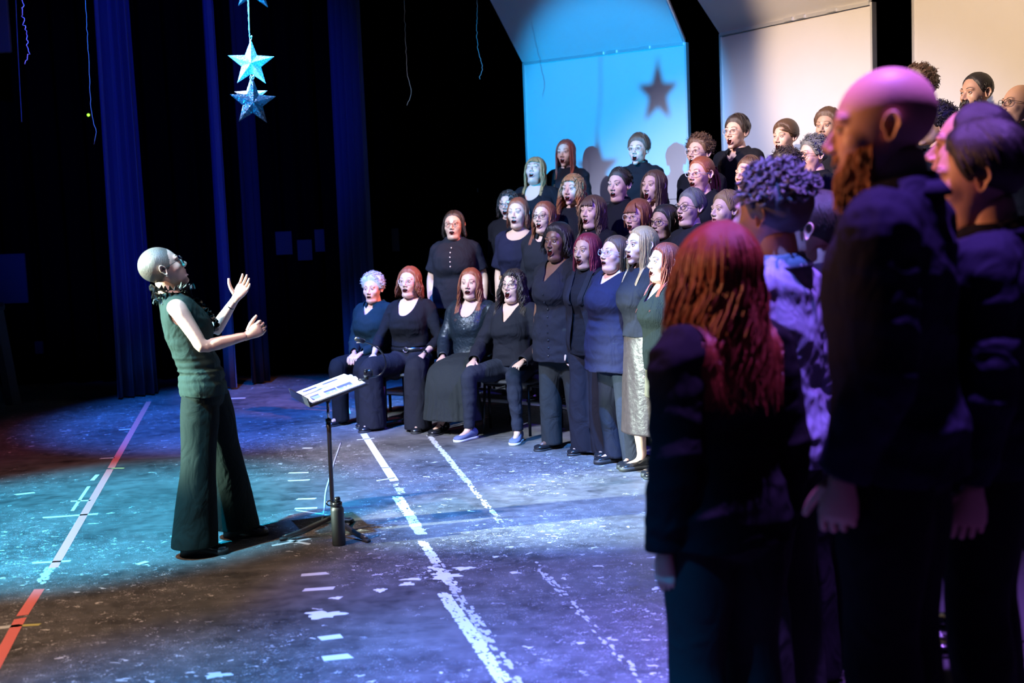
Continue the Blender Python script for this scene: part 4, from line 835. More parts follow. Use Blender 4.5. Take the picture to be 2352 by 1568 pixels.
spill(945, 1330, .05, .02, 'thin paint splat just above the small one', 4); spill(772, 1373, .03, .02, 'paint fleck near the lower broad dash', 5); spill(874, 1355, .028, .03, 'paint fleck midway to the white line', 6); spill(1065, 1305, .05, .03, 'paint splat right of the broken white line', 7); spill(500, 1550, .05, .03, 'paint splat at the bottom edge of the frame', 8)

# ------------------------------------------------------------------ hanging stars
def glitter(name, col, amt):
    m = bpy.data.materials.new(name); m.use_nodes = True; nt = m.node_tree; b = nt.nodes['Principled BSDF']; Lk = nt.links.new
    tc = nt.nodes.new('ShaderNodeTexCoord'); vo = nt.nodes.new('ShaderNodeTexVoronoi'); vo.inputs['Scale'].default_value = 260; Lk(tc.outputs['Object'], vo.inputs['Vector'])
    cr = nt.nodes.new('ShaderNodeMix'); cr.data_type = 'RGBA'; cr.inputs[6].default_value = (*[c * .35 for c in col], 1); cr.inputs[7].default_value = (*[min(1, c * 2.2) for c in col], 1)
    mr = nt.nodes.new('ShaderNodeMapRange'); mr.inputs[1].default_value = 1 - amt; mr.inputs[2].default_value = 1; sp = nt.nodes.new('ShaderNodeSeparateColor'); Lk(vo.outputs['Color'], sp.inputs[0]); Lk(sp.outputs[0], mr.inputs[0]); Lk(mr.outputs[0], cr.inputs[0]); Lk(cr.outputs[2], b.inputs['Base Color'])
    nm = nt.nodes.new('ShaderNodeVectorMath'); nm.operation = 'MULTIPLY_ADD'; ge = nt.nodes.new('ShaderNodeNewGeometry'); sb = nt.nodes.new('ShaderNodeVectorMath'); sb.operation = 'SUBTRACT'; Lk(vo.outputs['Color'], sb.inputs[0]); sb.inputs[1].default_value = (.5, .5, .5)
    Lk(sb.outputs[0], nm.inputs[0]); nm.inputs[1].default_value = (amt, amt, amt); Lk(ge.outputs['Normal'], nm.inputs[2]); nz = nt.nodes.new('ShaderNodeVectorMath'); nz.operation = 'NORMALIZE'; Lk(nm.outputs[0], nz.inputs[0]); Lk(nz.outputs[0], b.inputs['Normal'])
    b.inputs['Roughness'].default_value = .35; b.inputs['Metallic'].default_value = .5 * (amt > .6); return m
GW = glitter('white_glitter', (.62, .64, .66), .35); GB = glitter('blue_glitter', (.028, .05, .075), 1.0)
STRING = mat('silver_string', (.55, .55, .55), .4, metal=.4)
def star(px, py, Y, R_, m, label, tilt=.05, yaw=0.0, up=.13, dn=0.0):
    c = at(px, py, Y); root = bpy.data.objects.new('star_ornament', None); COL.objects.link(root); root.location = c; root.rotation_euler = (0, tilt, yaw); tag(root, label, 'star', 'hanging star ornaments')
    V = [(0, -.28 * R_, 0), (0, .28 * R_, 0)]; n = 10
    for i in range(10):
        a = PI / 2 + i * PI / 5; r = R_ if i % 2 == 0 else R_ * .42
        for y in (-.012 * R_ * 4, .012 * R_ * 4): V.append((math.cos(a) * r, y, math.sin(a) * r))
    F4 = []
    for i in range(10):
        a, b = 2 + 2 * i, 2 + 2 * ((i + 1) % 10); F4 += [(0, b, a, -1), (1, a + 1, b + 1, -1), (a, b, b + 1, a + 1)]
    S = Soup(); S.add(np.array(V), F4); S.obj('star_body', [m], root, False)
    S = Soup(); t = np.linspace(0, 2 * PI, 13); S.add(*tube([(math.cos(a) * .005, 0, R_ + .006 + math.sin(a) * .008) for a in t], .0018, None, 5, (0, 1, 0))); S.add(*sphere((.004, 0, R_ + .016), .006, 8, 6)); S.obj('hanging_loop', [STRING], root)
    return c
star(577, 146, 7.00, .130, GW, 'pale glittery white star, upper one of the close hanging pair', .04, .18)
star(581, 236, 6.60, .122, GB, 'dark blue glittery star, lowest of the hanging stars', .06, .25)
star(577, 222, 7.9, .110, GW, 'small white star peeking from behind the dark glittery one', .02, -.1)
star(580, -32, 6.5, .125, GB, 'blue glittery star cut off by the top edge of the frame', .03, .3)
def cord(name, pts, r, m, label, cat='string', group=None, k=40, wob=0.0, seed=0):
    P = [np.array(at(*p)) for p in pts]; P, Rr = resample(np.array(P), np.full(len(P), r), k); rng = np.random.RandomState(seed); P = P + rng.normal(0, wob, P.shape); S = Soup(); S.add(*loft(P, Rr, Rr, (1, 0, 0), 6)); return tag(S.obj(name, [m], None), label, cat, group)
cord('string', [(567, -80, 6.95), (569, 0, 6.95), (573, 85, 7.0)], .0028, STRING, 'twisted silver string holding the pale star pair', k=70, wob=.0012)
cord('string', [(576, 176, 7.0), (578, 190, 6.9), (580, 200, 6.6)], .0015, STRING, 'short thread between the pale star and the dark star')
cord('string', [(570, -60, 7.9), (573, 60, 7.9), (575, 150, 7.9), (577, 180, 7.9)], .0015, STRING, 'thread of the small white star behind the dark one')
DS = mat('dull_string', (.14, .13, .11), .6)
cord('string', [(193, -40, 10), (205, 150, 10), (212, 270, 10), (220, 305, 10), (216, 332, 10)], .003, DS, 'long loose string hanging left of the pleated blue curtain', group='loose hanging strings', wob=.002)
cord('string', [(52, -40, 10), (56, 60, 10), (64, 100, 10), (64, 125, 10), (57, 150, 10)], .004, STRING, 'tinsel string hanging at the top left of the frame', group='loose hanging strings', wob=.006, seed=3)
cord('string', [(927, -30, 11), (931, 80, 11), (936, 170, 11), (944, 218, 11), (935, 242, 11)], .0028, DS, 'loose string hanging left of the blue shell panel', group='loose hanging strings', wob=.002, seed=4)
cord('string', [(1097, -30, 11.5), (1099, 120, 11.5), (1108, 160, 11.5), (1101, 182, 11.5)], .0028, mat('dim_string', (.12, .12, .13), .6), 'dim short string beside the slanting canopy edge', group='loose hanging strings', wob=.003, seed=5)
cord('string', [(35, -30, 12), (40, 90, 12), (50, 280, 12)], .004, mat('dim_string', (.12, .12, .13), .6), 'straight dim string near the left edge', group='loose hanging strings', seed=6)

# ------------------------------------------------------------------ music stand, score, lamp, bottle
SB = mat('stand_enamel', (.030, .028, .030), .3, coat=.3); PAPER = mat('paper', (.78, .78, .76), .6); PRINT = mat('printed_blue', (.10, .12, .30), .6); SLEEVE = mat('black_folder', (.03, .03, .035), .35)
base = floor(767, 1228); fy = Vector((.93, .36, 0)).normalized(); syaw = math.atan2(-fy.x, fy.y)   # +Y local points from the conductor to the choir
root = bpy.data.objects.new('music_stand', None); COL.objects.link(root); root.location = base; root.rotation_euler = (0, 0, syaw); tag(root, 'black music stand in front of the conductor on three splayed feet', 'music stand')
INV = (Matrix.Translation(base) @ Matrix.Rotation(syaw, 4, 'Z')).inverted()
def sp(*a): return np.array(INV @ at(*a))
top = sp(752, 915, 7.02)
S = Soup(); S.add(*tube([(0, 0, .06), top * [.5, .5, .52] + [0, 0, 0], top * [1, 1, 1] - [0, 0, .12]], .013, 8, 12)); S.obj('pole', [SB], root)
S = Soup(); S.add(*tube([top - [0, 0, .16], top], .008, None, 10)); S.obj('inner_rod', [CHROME], root)
S = Soup(); S.add(*tube([top - [0, 0, .135], top - [0, 0, .115]], .017, None, 12)); S.obj('collar', [BLACKMET], root)
for a in (.45, 2.55, 4.65):
    d = np.array([math.cos(a), math.sin(a), 0]); S = Soup(); S.add(*tube([d * .012 + [0, 0, .10], d * .08 + [0, 0, .075], d * .20 + [0, 0, .035], d * .29 + [0, 0, .017]], [.012, .016, .017, .014], 12, 10, (0, 0, 1), .6)); o = S.obj('leg', [SB], root)
    S = Soup(); S.add(*box(d * .285 + [0, 0, .010], (.045, .028, .02), R=np.array([[d[0], -d[1], 0], [d[1], d[0], 0], [0, 0, 1]]), bev=.005)); S.obj('rubber_tip', [RUBBER], o)
tl = math.radians(16); DR = np.array([[1, 0, 0], [0, math.cos(tl), -math.sin(tl)], [0, math.sin(tl), math.cos(tl)]]); dc = top + [0, .015, .045]
S = Soup(); S.add(*box(dc, (.50, .34, .006), R=DR)); S.obj('desk', [SB], root, False)
S = Soup(); S.add(*box(dc + DR @ [0, -.172, .022], (.50, .006, .050), R=DR)); S.obj('desk_lip', [SB], root, False)
S = Soup(); S.add(*box(dc + DR @ [0, -.135, -.0035 + .012], (.50, .07, .004), R=DR)); S.obj('desk_ledge', [SB], root, False)
S = Soup(); S.add(*tube([top - [0, 0, .02], dc - [0, 0, .008]], .016, None, 10)); S.add(*tube([dc + [-.03, 0, -.02], dc + [.03, 0, -.02]], .010, None, 10)); S.obj('tilt_joint', [BLACKMET], root)
MW = (Matrix.Translation(base) @ Matrix.Rotation(syaw, 4, 'Z'))
folder = bpy.data.objects.new('score_folder', None); COL.objects.link(folder); folder.location = MW @ Vector(dc); folder.rotation_euler = (Matrix.Rotation(syaw, 3, 'Z') @ Matrix(DR.tolist())).to_euler(); tag(folder, 'open black folder with white sheets and blue printed blocks on the music stand', 'folder')
S = Soup(); S.add(*box((-.125, .0, .008), (.245, .325, .006))); S.add(*box((.125, 0, .008), (.245, .325, .006))); S.add(*tube([(0, -.16, .010), (0, .16, .010)], .006, None, 8)); S.obj('cover', [SLEEVE], folder, False)
for s in (-1, 1):
    x = np.linspace(.006, .235, 8) * s; z = .012 + .016 * np.exp(-((np.abs(x) - .05) / .06) ** 2); V = np.array([(a, y, c + o) for o in (0, .004) for y in (-.155, .155) for a, c in zip(x, z)]); n = 8
    F4 = [(j, j + 1, n + j + 1, n + j) for j in range(7)] + [(2 * n + j, 2 * n + j + 1, 3 * n + j + 1, 3 * n + j) for j in range(7)] + [(j, 2 * n + j, 2 * n + j + 1, j + 1) for j in range(7)] + [(n + j, n + j + 1, 3 * n + j + 1, 3 * n + j) for j in range(7)] + [(0, n, 3 * n, 2 * n), (7, 23, 31, 15)]
    S = Soup(); S.add(V, F4); pg = S.obj('page', [PAPER], folder, False)
    for (x0, x1, y0, y1) in ([(.10, .185, -.135, -.085), (.10, .185, -.055, .015), (.10, .185, .022, .105)] if s == 1 else [(-.17, -.06, -.12, -.04), (-.17, -.06, .0, .09)]):
        zf = lambda a: .0166 + .016 * np.exp(-((abs(a) - .05) / .06) ** 2); V = [(a, b, zf(a)) for b in (y0, y1) for a in np.linspace(x0, x1, 4)]; V += [(a, b, c + .0006) for a, b, c in V]; S = Soup(); S.add(np.array(V), [(j, j + 1, j + 5, j + 4) for j in range(3)] + [(8 + j, 9 + j, 13 + j, 12 + j) for j in range(3)]); S.obj('printed_block', [PRINT], pg, False)
        if s == 1 and y1 > 0:
            for yy in (.35, .62): S = Soup(); xm = (x0 + x1) / 2; V = [(a, y0 + (y1 - y0) * yy + b, zf(a) + .0009) for b in (0, .010) for a in (xm + .004, xm + .022)]; S.add(np.array(V), [(0, 1, 3, 2)]); S.obj('printed_text', [PAPER], pg, False)
lamp = bpy.data.objects.new('clip_lamp', None); COL.objects.link(lamp); lp = np.array(at(846, 858, 6.93)); lamp.location = lp; tag(lamp, 'black gooseneck reading lamp clipped to the far end of the music stand', 'lamp')
def lpp(*a): return np.array(at(*a)) - lp
S = Soup(); S.add(*box((0, 0, 0), (.05, .035, .05), bev=.008)); S.add(*box((-.03, 0, -.03), (.06, .03, .012), bev=.004)); S.add(*tube([(-.012, -.02, .02), (-.012, .02, .02)], .009, None, 10)); S.obj('clip', [BLKFR], lamp)
S = Soup(); S.add(*tube([lpp(852, 866, 6.93), lpp(872, 861, 6.93), lpp(886, 838, 6.93), lpp(879, 812, 6.93), lpp(858, 793, 6.93), lpp(836, 784, 6.93)], .0042, 40, 8)); S.obj('gooseneck', [BLKFR], lamp)
a, b = lpp(838, 785, 6.93), lpp(815, 776, 6.93); S = Soup(); S.add(*loft([a, a * .9 + b * .1, b * .9 + a * .1, b], [.010, .017, .020, .012], [.008, .013, .013, .008], (0, 1, 0), 16, True, 4)); S.obj('lamp_head', [BLKFR], lamp)
S = Soup(); S.add(*box((a + b) / 2 + [0, 0, -.014], (.035, .022, .003))); S.obj('lamp_diffuser', [mat('lamp_diffuser', (.8, .8, .8), .5)], lamp, False)
bt = floor(779, 1251); root = bpy.data.objects.new('water_bottle', None); COL.objects.link(root); root.location = bt; tag(root, 'tall black insulated water bottle standing at the foot of the music stand', 'bottle')
BM = mat('bottle_powdercoat', (.018, .020, .020), .45, bump=.1, bscale=300)
S = Soup(); z = np.array([0, .002, .01, .195, .205, .213, .218]); r = np.array([.032, .035, .0365, .0365, .034, .029, .025]); S.add(*loft(np.stack([0 * z, 0 * z, z], 1), r, r, (1, 0, 0), 28)); S.obj('bottle_body', [BM], root)
S = Soup(); z = np.array([.214, .216, .238, .240]); S.add(*loft(np.stack([0 * z, 0 * z, z], 1), np.array([.026, .029, .029, .026]), None, (1, 0, 0), 24)); z = np.array([.238, .262, .268]); S.add(*loft(np.stack([.004 + 0 * z, 0 * z, z], 1), np.array([.017, .016, .012]), None, (1, 0, 0), 20)); S.obj('cap', [BLKFR], root)
S = Soup(); t = np.linspace(-2.2, 2.2, 18); S.add(*tube([(-.035 - math.cos(a) * .022, .002, .232 + math.sin(a) * .014 + .003) for a in t], .0042, None, 8, (0, 1, 0), 1.0)); S.obj('carry_loop', [BLKFR], root)

# ------------------------------------------------------------------ dim things at the back
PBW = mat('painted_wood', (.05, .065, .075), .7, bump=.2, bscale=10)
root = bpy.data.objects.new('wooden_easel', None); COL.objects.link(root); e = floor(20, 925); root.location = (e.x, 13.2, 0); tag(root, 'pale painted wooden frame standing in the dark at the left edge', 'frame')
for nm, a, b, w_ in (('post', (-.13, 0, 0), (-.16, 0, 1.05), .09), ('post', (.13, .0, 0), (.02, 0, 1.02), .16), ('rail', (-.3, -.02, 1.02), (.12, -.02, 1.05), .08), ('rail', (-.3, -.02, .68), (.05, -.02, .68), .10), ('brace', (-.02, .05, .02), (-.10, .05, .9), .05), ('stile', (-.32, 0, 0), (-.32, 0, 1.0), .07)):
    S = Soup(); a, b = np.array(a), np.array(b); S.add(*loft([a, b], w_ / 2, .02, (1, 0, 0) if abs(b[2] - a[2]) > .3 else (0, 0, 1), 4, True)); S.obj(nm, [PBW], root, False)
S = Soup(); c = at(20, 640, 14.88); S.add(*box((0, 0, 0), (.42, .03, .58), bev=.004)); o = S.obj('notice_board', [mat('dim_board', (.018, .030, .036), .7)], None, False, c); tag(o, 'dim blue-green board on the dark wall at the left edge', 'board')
def pad(px, py, w_, h_, Y, m, label, cat, name, group=None):
    S = Soup(); S.add(*box((0, 0, 0), (w_, .006, h_))); S.obj(name, [m], None, False, at(px, py, Y)); return tag(bpy.data.objects[-1] if False else COL.objects[-1], label, cat, group)
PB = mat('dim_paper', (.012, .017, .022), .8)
DB = 14.90
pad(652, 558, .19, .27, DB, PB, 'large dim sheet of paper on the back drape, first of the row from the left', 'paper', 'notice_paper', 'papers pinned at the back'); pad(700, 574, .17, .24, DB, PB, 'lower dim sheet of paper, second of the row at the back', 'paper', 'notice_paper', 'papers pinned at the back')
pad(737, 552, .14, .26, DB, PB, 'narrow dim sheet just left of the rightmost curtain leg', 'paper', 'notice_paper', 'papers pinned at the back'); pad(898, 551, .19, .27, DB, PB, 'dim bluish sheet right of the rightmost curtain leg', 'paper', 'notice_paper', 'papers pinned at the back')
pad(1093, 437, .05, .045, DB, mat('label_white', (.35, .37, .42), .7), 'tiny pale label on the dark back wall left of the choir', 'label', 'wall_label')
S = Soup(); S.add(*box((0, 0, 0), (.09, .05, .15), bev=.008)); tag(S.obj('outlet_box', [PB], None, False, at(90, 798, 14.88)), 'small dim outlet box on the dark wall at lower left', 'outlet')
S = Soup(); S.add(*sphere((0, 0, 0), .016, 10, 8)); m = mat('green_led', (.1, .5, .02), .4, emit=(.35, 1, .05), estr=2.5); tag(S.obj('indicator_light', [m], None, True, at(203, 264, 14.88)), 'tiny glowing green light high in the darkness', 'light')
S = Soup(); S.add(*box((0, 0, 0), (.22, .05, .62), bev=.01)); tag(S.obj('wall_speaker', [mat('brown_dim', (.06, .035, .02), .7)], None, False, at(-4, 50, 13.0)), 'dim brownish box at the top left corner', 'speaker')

# ------------------------------------------------------------------ conductor
CL['green'] = (.020, .034, .029); CL['greentr'] = (.011, .017, .015)
cfw = Vector((.95, .31, 0)).normalized(); cyaw = math.atan2(-cfw.x, cfw.y); cpos = Vector((-1.70, 6.90, 0))
CIM = (Matrix.Translation(cpos) @ Matrix.Rotation(cyaw, 4, 'Z')).inverted()
def cj(px, py, Y): return np.array(CIM @ at(px, py, Y))
def cdir(v): return np.array(CIM.to_3x3() @ Vector(v))
LACE = mat('black_lace', (.022, .026, .024), .6, bump=.6, bscale=120)
def cond_extra(root, p, q, tohead):
    nb = np.array(p['neck']); rng = np.random.RandomState(5); S = Soup()
    th = np.linspace(0, 2 * PI, 321)
    for L_, (z0, r0, r1, amp, dz) in enumerate([(.042, .064, .106, .010, .016), (.022, .068, .102, .012, -.004), (.004, .074, .098, .010, -.02)]):
        rows = []
        for u in np.linspace(0, 1, 6):
            j1 = TN(90 + L_, (70, 70, 1)); un = np.stack([np.sin(th), np.cos(th), 0 * th], 1) * .1; r = r0 + (r1 - r0) * u * (1 + .5 * j1(un)) + amp * u * (.6 * np.sin(th * 17 + L_) + .8 * j1(un * 2.3)) ; z = z0 + dz * u + amp * 1.3 * u * np.sin(th * 23 + 2 * L_ + 1) + .006 * np.sin(th * 41) * u + .012 * u * j1(un * 3.1); rows.append(np.stack([r * np.sin(th), r * np.cos(th) + .006, z], 1) + nb)
        V = np.concatenate(rows); n = len(th); i = np.arange(5)[:, None] * n; j = np.arange(n - 1)[None]; Fq = np.stack([i + j, i + j + 1, i + n + j + 1, i + n + j], -1).reshape(-1, 4); S.add(V, Fq)
    S.obj('lace_ruffle', [LACE], root)
    S = Soup()   # ruffled front panel
    for c0, sgn in ((-.022, 1), (.022, -1), (0, 1)):
        t = np.linspace(0, 1, 90); rows = []
        for u in np.linspace(0, 1, 5):
            z = -.02 - t * .20; a, b, y = prof(.82 + z / q['H'] * 1.0, q); rows.append(np.stack([c0 + sgn * (u - .3) * (.035 + .02 * t) , y + b + .012 + .006 + .022 * u * (.6 + .6 * np.sin(t * 38 + c0 * 90)), nb[2] + z + .008 * u * np.sin(t * 55)], 1))
        V = np.concatenate(rows); V = np.concatenate([p['tor'](V)]); n = 90; i = np.arange(4)[:, None] * n; j = np.arange(n - 1)[None]; S.add(V, np.stack([i + j, i + j + 1, i + n + j + 1, i + n + j], -1).reshape(-1, 4))
    S.obj('lace_front', [LACE], root)
    W, E = np.array(p['wr', -1]), np.array(p['el', -1]); d = unit(E - W); c = W + d * .055; S = Soup(); v, f = loft([c - d * .003, c, c + d * .003], .0285, .026, (1, 0, 0), 18, False); S.add(v, f); S.obj('wrist_band', [BLKFR], root)
    v = tohead(np.array([[-.079, -.008, -.034], [.079, -.008, -.034]])); S = Soup(); S.add(*sphere(v[1], .004, 8, 6)); S.obj('ear_stud', [CHROME], root)
cjt = {('el', 1): cj(466, 797, 6.66), ('wr', 1): cj(567, 771, 6.74), ('el', -1): cj(492, 762, 7.20), ('wr', -1): cj(541, 686, 7.16),
       ('hip', 1): cj(460, 905, 6.84), ('kn', 1): cj(455, 1085, 6.76), ('an', 1): cj(448, 1243, 6.72), ('hip', -1): cj(484, 903, 7.0), ('kn', -1): cj(522, 1068, 7.06), ('an', -1): cj(545, 1206, 7.10),
       ('toe', 1): cdir((1, .05, 0)), ('toe', -1): cdir((1, .12, 0)), ('hd', 1): (cdir((.82, .0, .42)), cdir((-.1, 1, .15))), ('hd', -1): (cdir((.58, 0, .80)), cdir((-.15, -1, .1)))}
ct_ = cj(457, 895, 6.92); cz = CIM @ at(410, 668, 6.93)
person(cpos, cyaw, 1.70, 'stand', skin='fair', hair=None, hc='black', scalp_=True, top='tank', tc='green', bottom='wide', bc='greentr', bust=.35, g=.02, open_=.55, pitch=.46, hyaw=.10,
       glasses='square', gcol=BLKFR, label='shaven-headed conductor in a dark sleeveless top with both arms raised', group=None, neckline='high', shoe='boot', vox=.009, joints=cjt, lean=-.24, fold=.005, bunch=.006, hem=.505,
       extra=cond_extra, heel=.035, ground={1: 0, -1: 0}, hs=1.0, flare=.010, legz=.055, eye=.9,
       hands={1: dict(curls=[1.0, .85, .8, .8], thumb=-.1, spread=.02), -1: dict(curls=[.20, .16, .22, .30], thumb=.55, spread=.12)})

# ------------------------------------------------------------------ details worn by single singers
def buttons(n, z0, z1, m=None, r=.005):
    def f_(root, p, q, tohead):
        tp = [c_ for c_ in root.children if c_.name.split('.')[0] == 'top'][0].data; TV = np.empty(len(tp.vertices) * 3, np.float32); tp.vertices.foreach_get('co', TV); TV = TV.reshape(-1, 3)
        for i in range(n):
            z = z0 + (z1 - z0) * i / (n - 1); a, b, y = prof(z, q); c = p['tor']([(0, y + b + .016, z * q['H'])])[0]; ss = (np.abs(TV[:, 0]) < .02) & (np.abs(TV[:, 2] - c[2]) < .015) & (TV[:, 1] > 0)
            if not ss.any(): continue
            c[1] = TV[ss, 1].max(); S = Soup(); S.add(*sphere(c + [0, .001, 0], (r * 1.3, .005, r * 1.3), 8, 6)); S.obj('button', [m or CLEAR], root)
    return f_
def belt(z, m, e=.016):
    def f_(root, p, q, tohead):
        a, b, y = prof(z, q); c = p['tor']([(0, y, z * q['H'])])[0]; S = Soup(); v, f = loft([c - [0, 0, .018], c - [0, 0, .017], c + [0, 0, .017], c + [0, 0, .018]], np.array([a + e - .004, a + e, a + e, a + e - .004]), np.array([b + e - .004, b + e, b + e, b + e - .004]), (1, 0, 0), 36, False, 2.25); S.add(v, f)
        o = S.obj('belt', [m], root); S = Soup(); v, f = tube([c + [math.cos(t) * .022, b + e + .004, math.sin(t) * .022] for t in np.linspace(0, 2 * PI, 17)], .0035, None, 6, (0, 1, 0)); S.add(v, f); S.obj('buckle', [CHROME], o)
    return f_
def necklace(m, r=.004, drop=.05, beads=True):
    def f_(root, p, q, tohead):
        nb = np.array(p['neck']); th = np.linspace(0, 2 * PI, 49)[:-1]; k = q['H'] / 1.7; P = np.stack([np.sin(th) * .078 * k, .012 + np.cos(th) * .078 * k, .018 - drop * np.clip(np.cos(th), 0, 1) - .012 * np.cos(th)], 1) + nb; S = Soup()
        if beads:
            for c in P: S.add(*sphere(c, r * 1.2, 8, 6))
        else: S.add(*tube(np.concatenate([P, P[:2]]), r, None, 5))
        S.obj('necklace', [m], root)
    return f_
def earring(drop=.03):
    def f_(root, p, q, tohead):
        for s in (-1, 1):
            c = tohead([(s * .084 * q['w'], -.012, -.040)])[0]; S = Soup(); S.add(*tube([c, c - [0, 0, drop]], .0012, None, 5)); S.add(*sphere(c - [0, 0, drop], (.005, .005, .007), 8, 6)); S.obj('earring', [CHROME], root)
    return f_
def watch(s):
    def f_(root, p, q, tohead):
        W, E = np.array(p['wr', s]), np.array(p['el', s]); d = unit(E - W); c = W + d * .03; S = Soup(); S.add(*loft([c - d * .009, c, c + d * .009], .0285, .024, (1, 0, 0), 18, False)); o = S.obj('watch_strap', [BLKFR], root)
        _, n = p['hd', s]; n = -unit(n - np.dot(n, d) * d); e = np.cross(d, n); R_ = np.stack([e, d, n], 1); v, f = box(c + n * .026, (.030, .034, .009), R=R_, bev=.003); S = Soup(); S.add(v, f); S.obj('watch_face', [CHROME], o)
    return f_
def lapels(m):   # open jacket panels over the top
    def f_(root, p, q, tohead):
        for s in (-1, 1):
            z = np.linspace(.48, .815, 16); a, b, y = prof(z, q); u = np.linspace(0, 1, 7); ed = np.interp(z, [.48, .68, .815], [.10, .035, .055]); rows = []
            for uu in u:
                x = s * (ed + (a * .97 - ed) * uu) ; yy = y + b * np.sqrt(np.clip(1 - (np.abs(x) / (a + .022)) ** 2.25, .02, 1)) + .030 + .006 * (uu < .1); rows.append(np.stack([x, yy, z * q['H']], 1))
            V = np.concatenate([p['tor'](r) for r in rows]); V = np.concatenate([V, V - [0, .004, 0]]); i = np.arange(6)[:, None] * 16; j = np.arange(15)[None]; Fq = np.stack([i + j, i + j + 1, i + 17 + j, i + 16 + j], -1).reshape(-1, 4); S = Soup(); S.add(V, np.concatenate([Fq, Fq + 112])); S.obj('jacket_front', [m], root)
            z = np.linspace(.69, .835, 8); e = np.interp(z, [.69, .78, .835], [.032, .052, .060]); a, b, y = prof(z, q); rows = []
            for uu, dd in ((0, .0), (.5, .006), (1, .0)): rows.append(np.stack([s * (e + uu * .040), y + np.maximum(b, .07) * np.sqrt(np.clip(1 - ((e + uu * .04) / (a + .03)) ** 2, .1, 1)) + .038 + dd, z * q['H']], 1))
            V = np.concatenate([p['tor'](r) for r in rows]); i = np.arange(2)[:, None] * 8; j = np.arange(7)[None]; S = Soup(); S.add(V, np.stack([i + j, i + j + 1, i + 9 + j, i + 8 + j], -1).reshape(-1, 4)); S.obj('lapel', [m], root)
    return f_
def multi(*fs):
    def f_(*a):
        for f in fs: f(*a)
    return f_
RED = mat('red_beads', (.45, .02, .015), .3)
SEAT_T = mat('tan_chair_shell', (.42, .24, .12), .5); SEAT_B = mat('black_chair_shell', (.02, .02, .022), .5)
def chair(loc, yaw, label, back):
    root = bpy.data.objects.new('chair', None); COL.objects.link(root); root.location = loc; root.rotation_euler = (0, 0, yaw); tag(root, label, 'chair', 'chairs under the seated singers')
    S = Soup(); S.add(*box((0, -.02, .435), (.44, .42, .035), bev=.012)); S.obj('seat', [SEAT_B], root)
    t = np.linspace(-1, 1, 9); S = Soup(); V = []
    for o in (0, .014):
        for z, wd in ((.60, .19), (.66, .21), (.80, .21), (.84, .19)): V += [(wd * tt, -.235 - .06 * (z - .45) + .035 * tt * tt - o, z) for tt in t]
    n = 9; F4 = [(r * n + j, r * n + j + 1, (r + 1) * n + j + 1, (r + 1) * n + j) for b in (0, 4) for r in range(b, b + 3) for j in range(8)]
    F4 += [(j, j + 1, 36 + j + 1, 36 + j) for j in range(8)] + [(27 + j, 63 + j, 64 + j, 28 + j) for j in range(8)] + [(r * n, (r + 1) * n, 36 + (r + 1) * n, 36 + r * n) for r in range(3)] + [(r * n + 8, 36 + r * n + 8, 36 + (r + 1) * n + 8, (r + 1) * n + 8) for r in range(3)]
    S.add(np.array(V), F4); S.obj('backrest', [back], root)
    for s in (-1, 1):
        S = Soup(); S.add(*tube([(s * .20, .17, .42), (s * .215, .20, .01)], .012, None, 8)); S.obj('leg', [BLACKMET], root)
        S = Soup(); S.add(*tube([(s * .20, -.22, .42), (s * .215, -.27, .01)], .012, None, 8)); S.obj('leg', [BLACKMET], root)
        S = Soup(); S.add(*tube([(s * .20, .17, .41), (s * .20, -.22, .41), (s * .185, -.245, .50), (s * .18, -.255, .75)], .011, 16, 8)); S.obj('side_frame', [BLACKMET], root)
    return root

# ------------------------------------------------------------------ seated singers
def seated(px, htop, Y, label, chl, back, **kw):
    t = at(px, htop, Y); yw = yaw_to(t.x, t.y) + kw.pop('dyaw', 0); H = kw.pop('H', (t.z - .445) / .522)
    chair((t.x, t.y, 0), yw, chl, back); return person((t.x, t.y, 0), yw, H, 'sit', label=label, group='seated front singers', seat=.452, **kw)
seated(855, 647, 11.3, 'seated older singer with short curly grey hair and dark teal blouse', 'black chair under the curly grey haired singer', SEAT_B, H=1.58, hair=dict(style='curlyshort', T=.024, len=.030, n=420, curl=1.1), hc='grey', skin='rosy', top='shirt', tc='teal', bottom='trousers', bc='black', g=.45, open_=.25, pitch=.02, hyaw=.18, neckline='v', vdepth=.10, bust=.7, hin=.22, shin=.0, spread=.13, eye=.6, shoe='flat', dyaw=-.38)
seated(938, 612, 11.0, 'seated singer with short wavy coppery hair, glasses and scoop neck top', 'black chair under the coppery haired singer with glasses', SEAT_B, H=1.70, hair=dict(style='wavy', length=.13, T=.016, wave=.014, freq=55, flare=.03, amin=1.05, n=170), hc='auburn', skin='fair', top='threeq', tc='black', bottom='wide', bc='soft', g=.35, open_=.55, pitch=.12, neckline='scoop', bust=1.0, glasses='round', spread=.21, dyaw=-.12, eye=1.1, hem=.60, highwaist=1, extra=multi(belt(.585, BLKFR, .014), watch(-1)), shoe='flat')
seated(1078, 617, 10.7, 'seated singer in a shiny velvet cardigan and long pleated skirt', 'tan backed chair under the singer in velvet cardigan', SEAT_T, H=1.66, hair=dict(style='wavy', length=.30, T=.014, wave=.014, freq=42, amin=.92, n=190, flare=.01), hc='auburn', skin='fair', top='cardigan', tc='velvet', bottom='skirt', bc='charcoal', g=.25, open_=.65, pitch=.10, neckline='scoop', bust=.6, pleat=.008, shoe='buckle', hyaw=.12, eye=.5, extra=buttons(5, .70, .78, CHROME, .003), fold=.008, spread=.13)
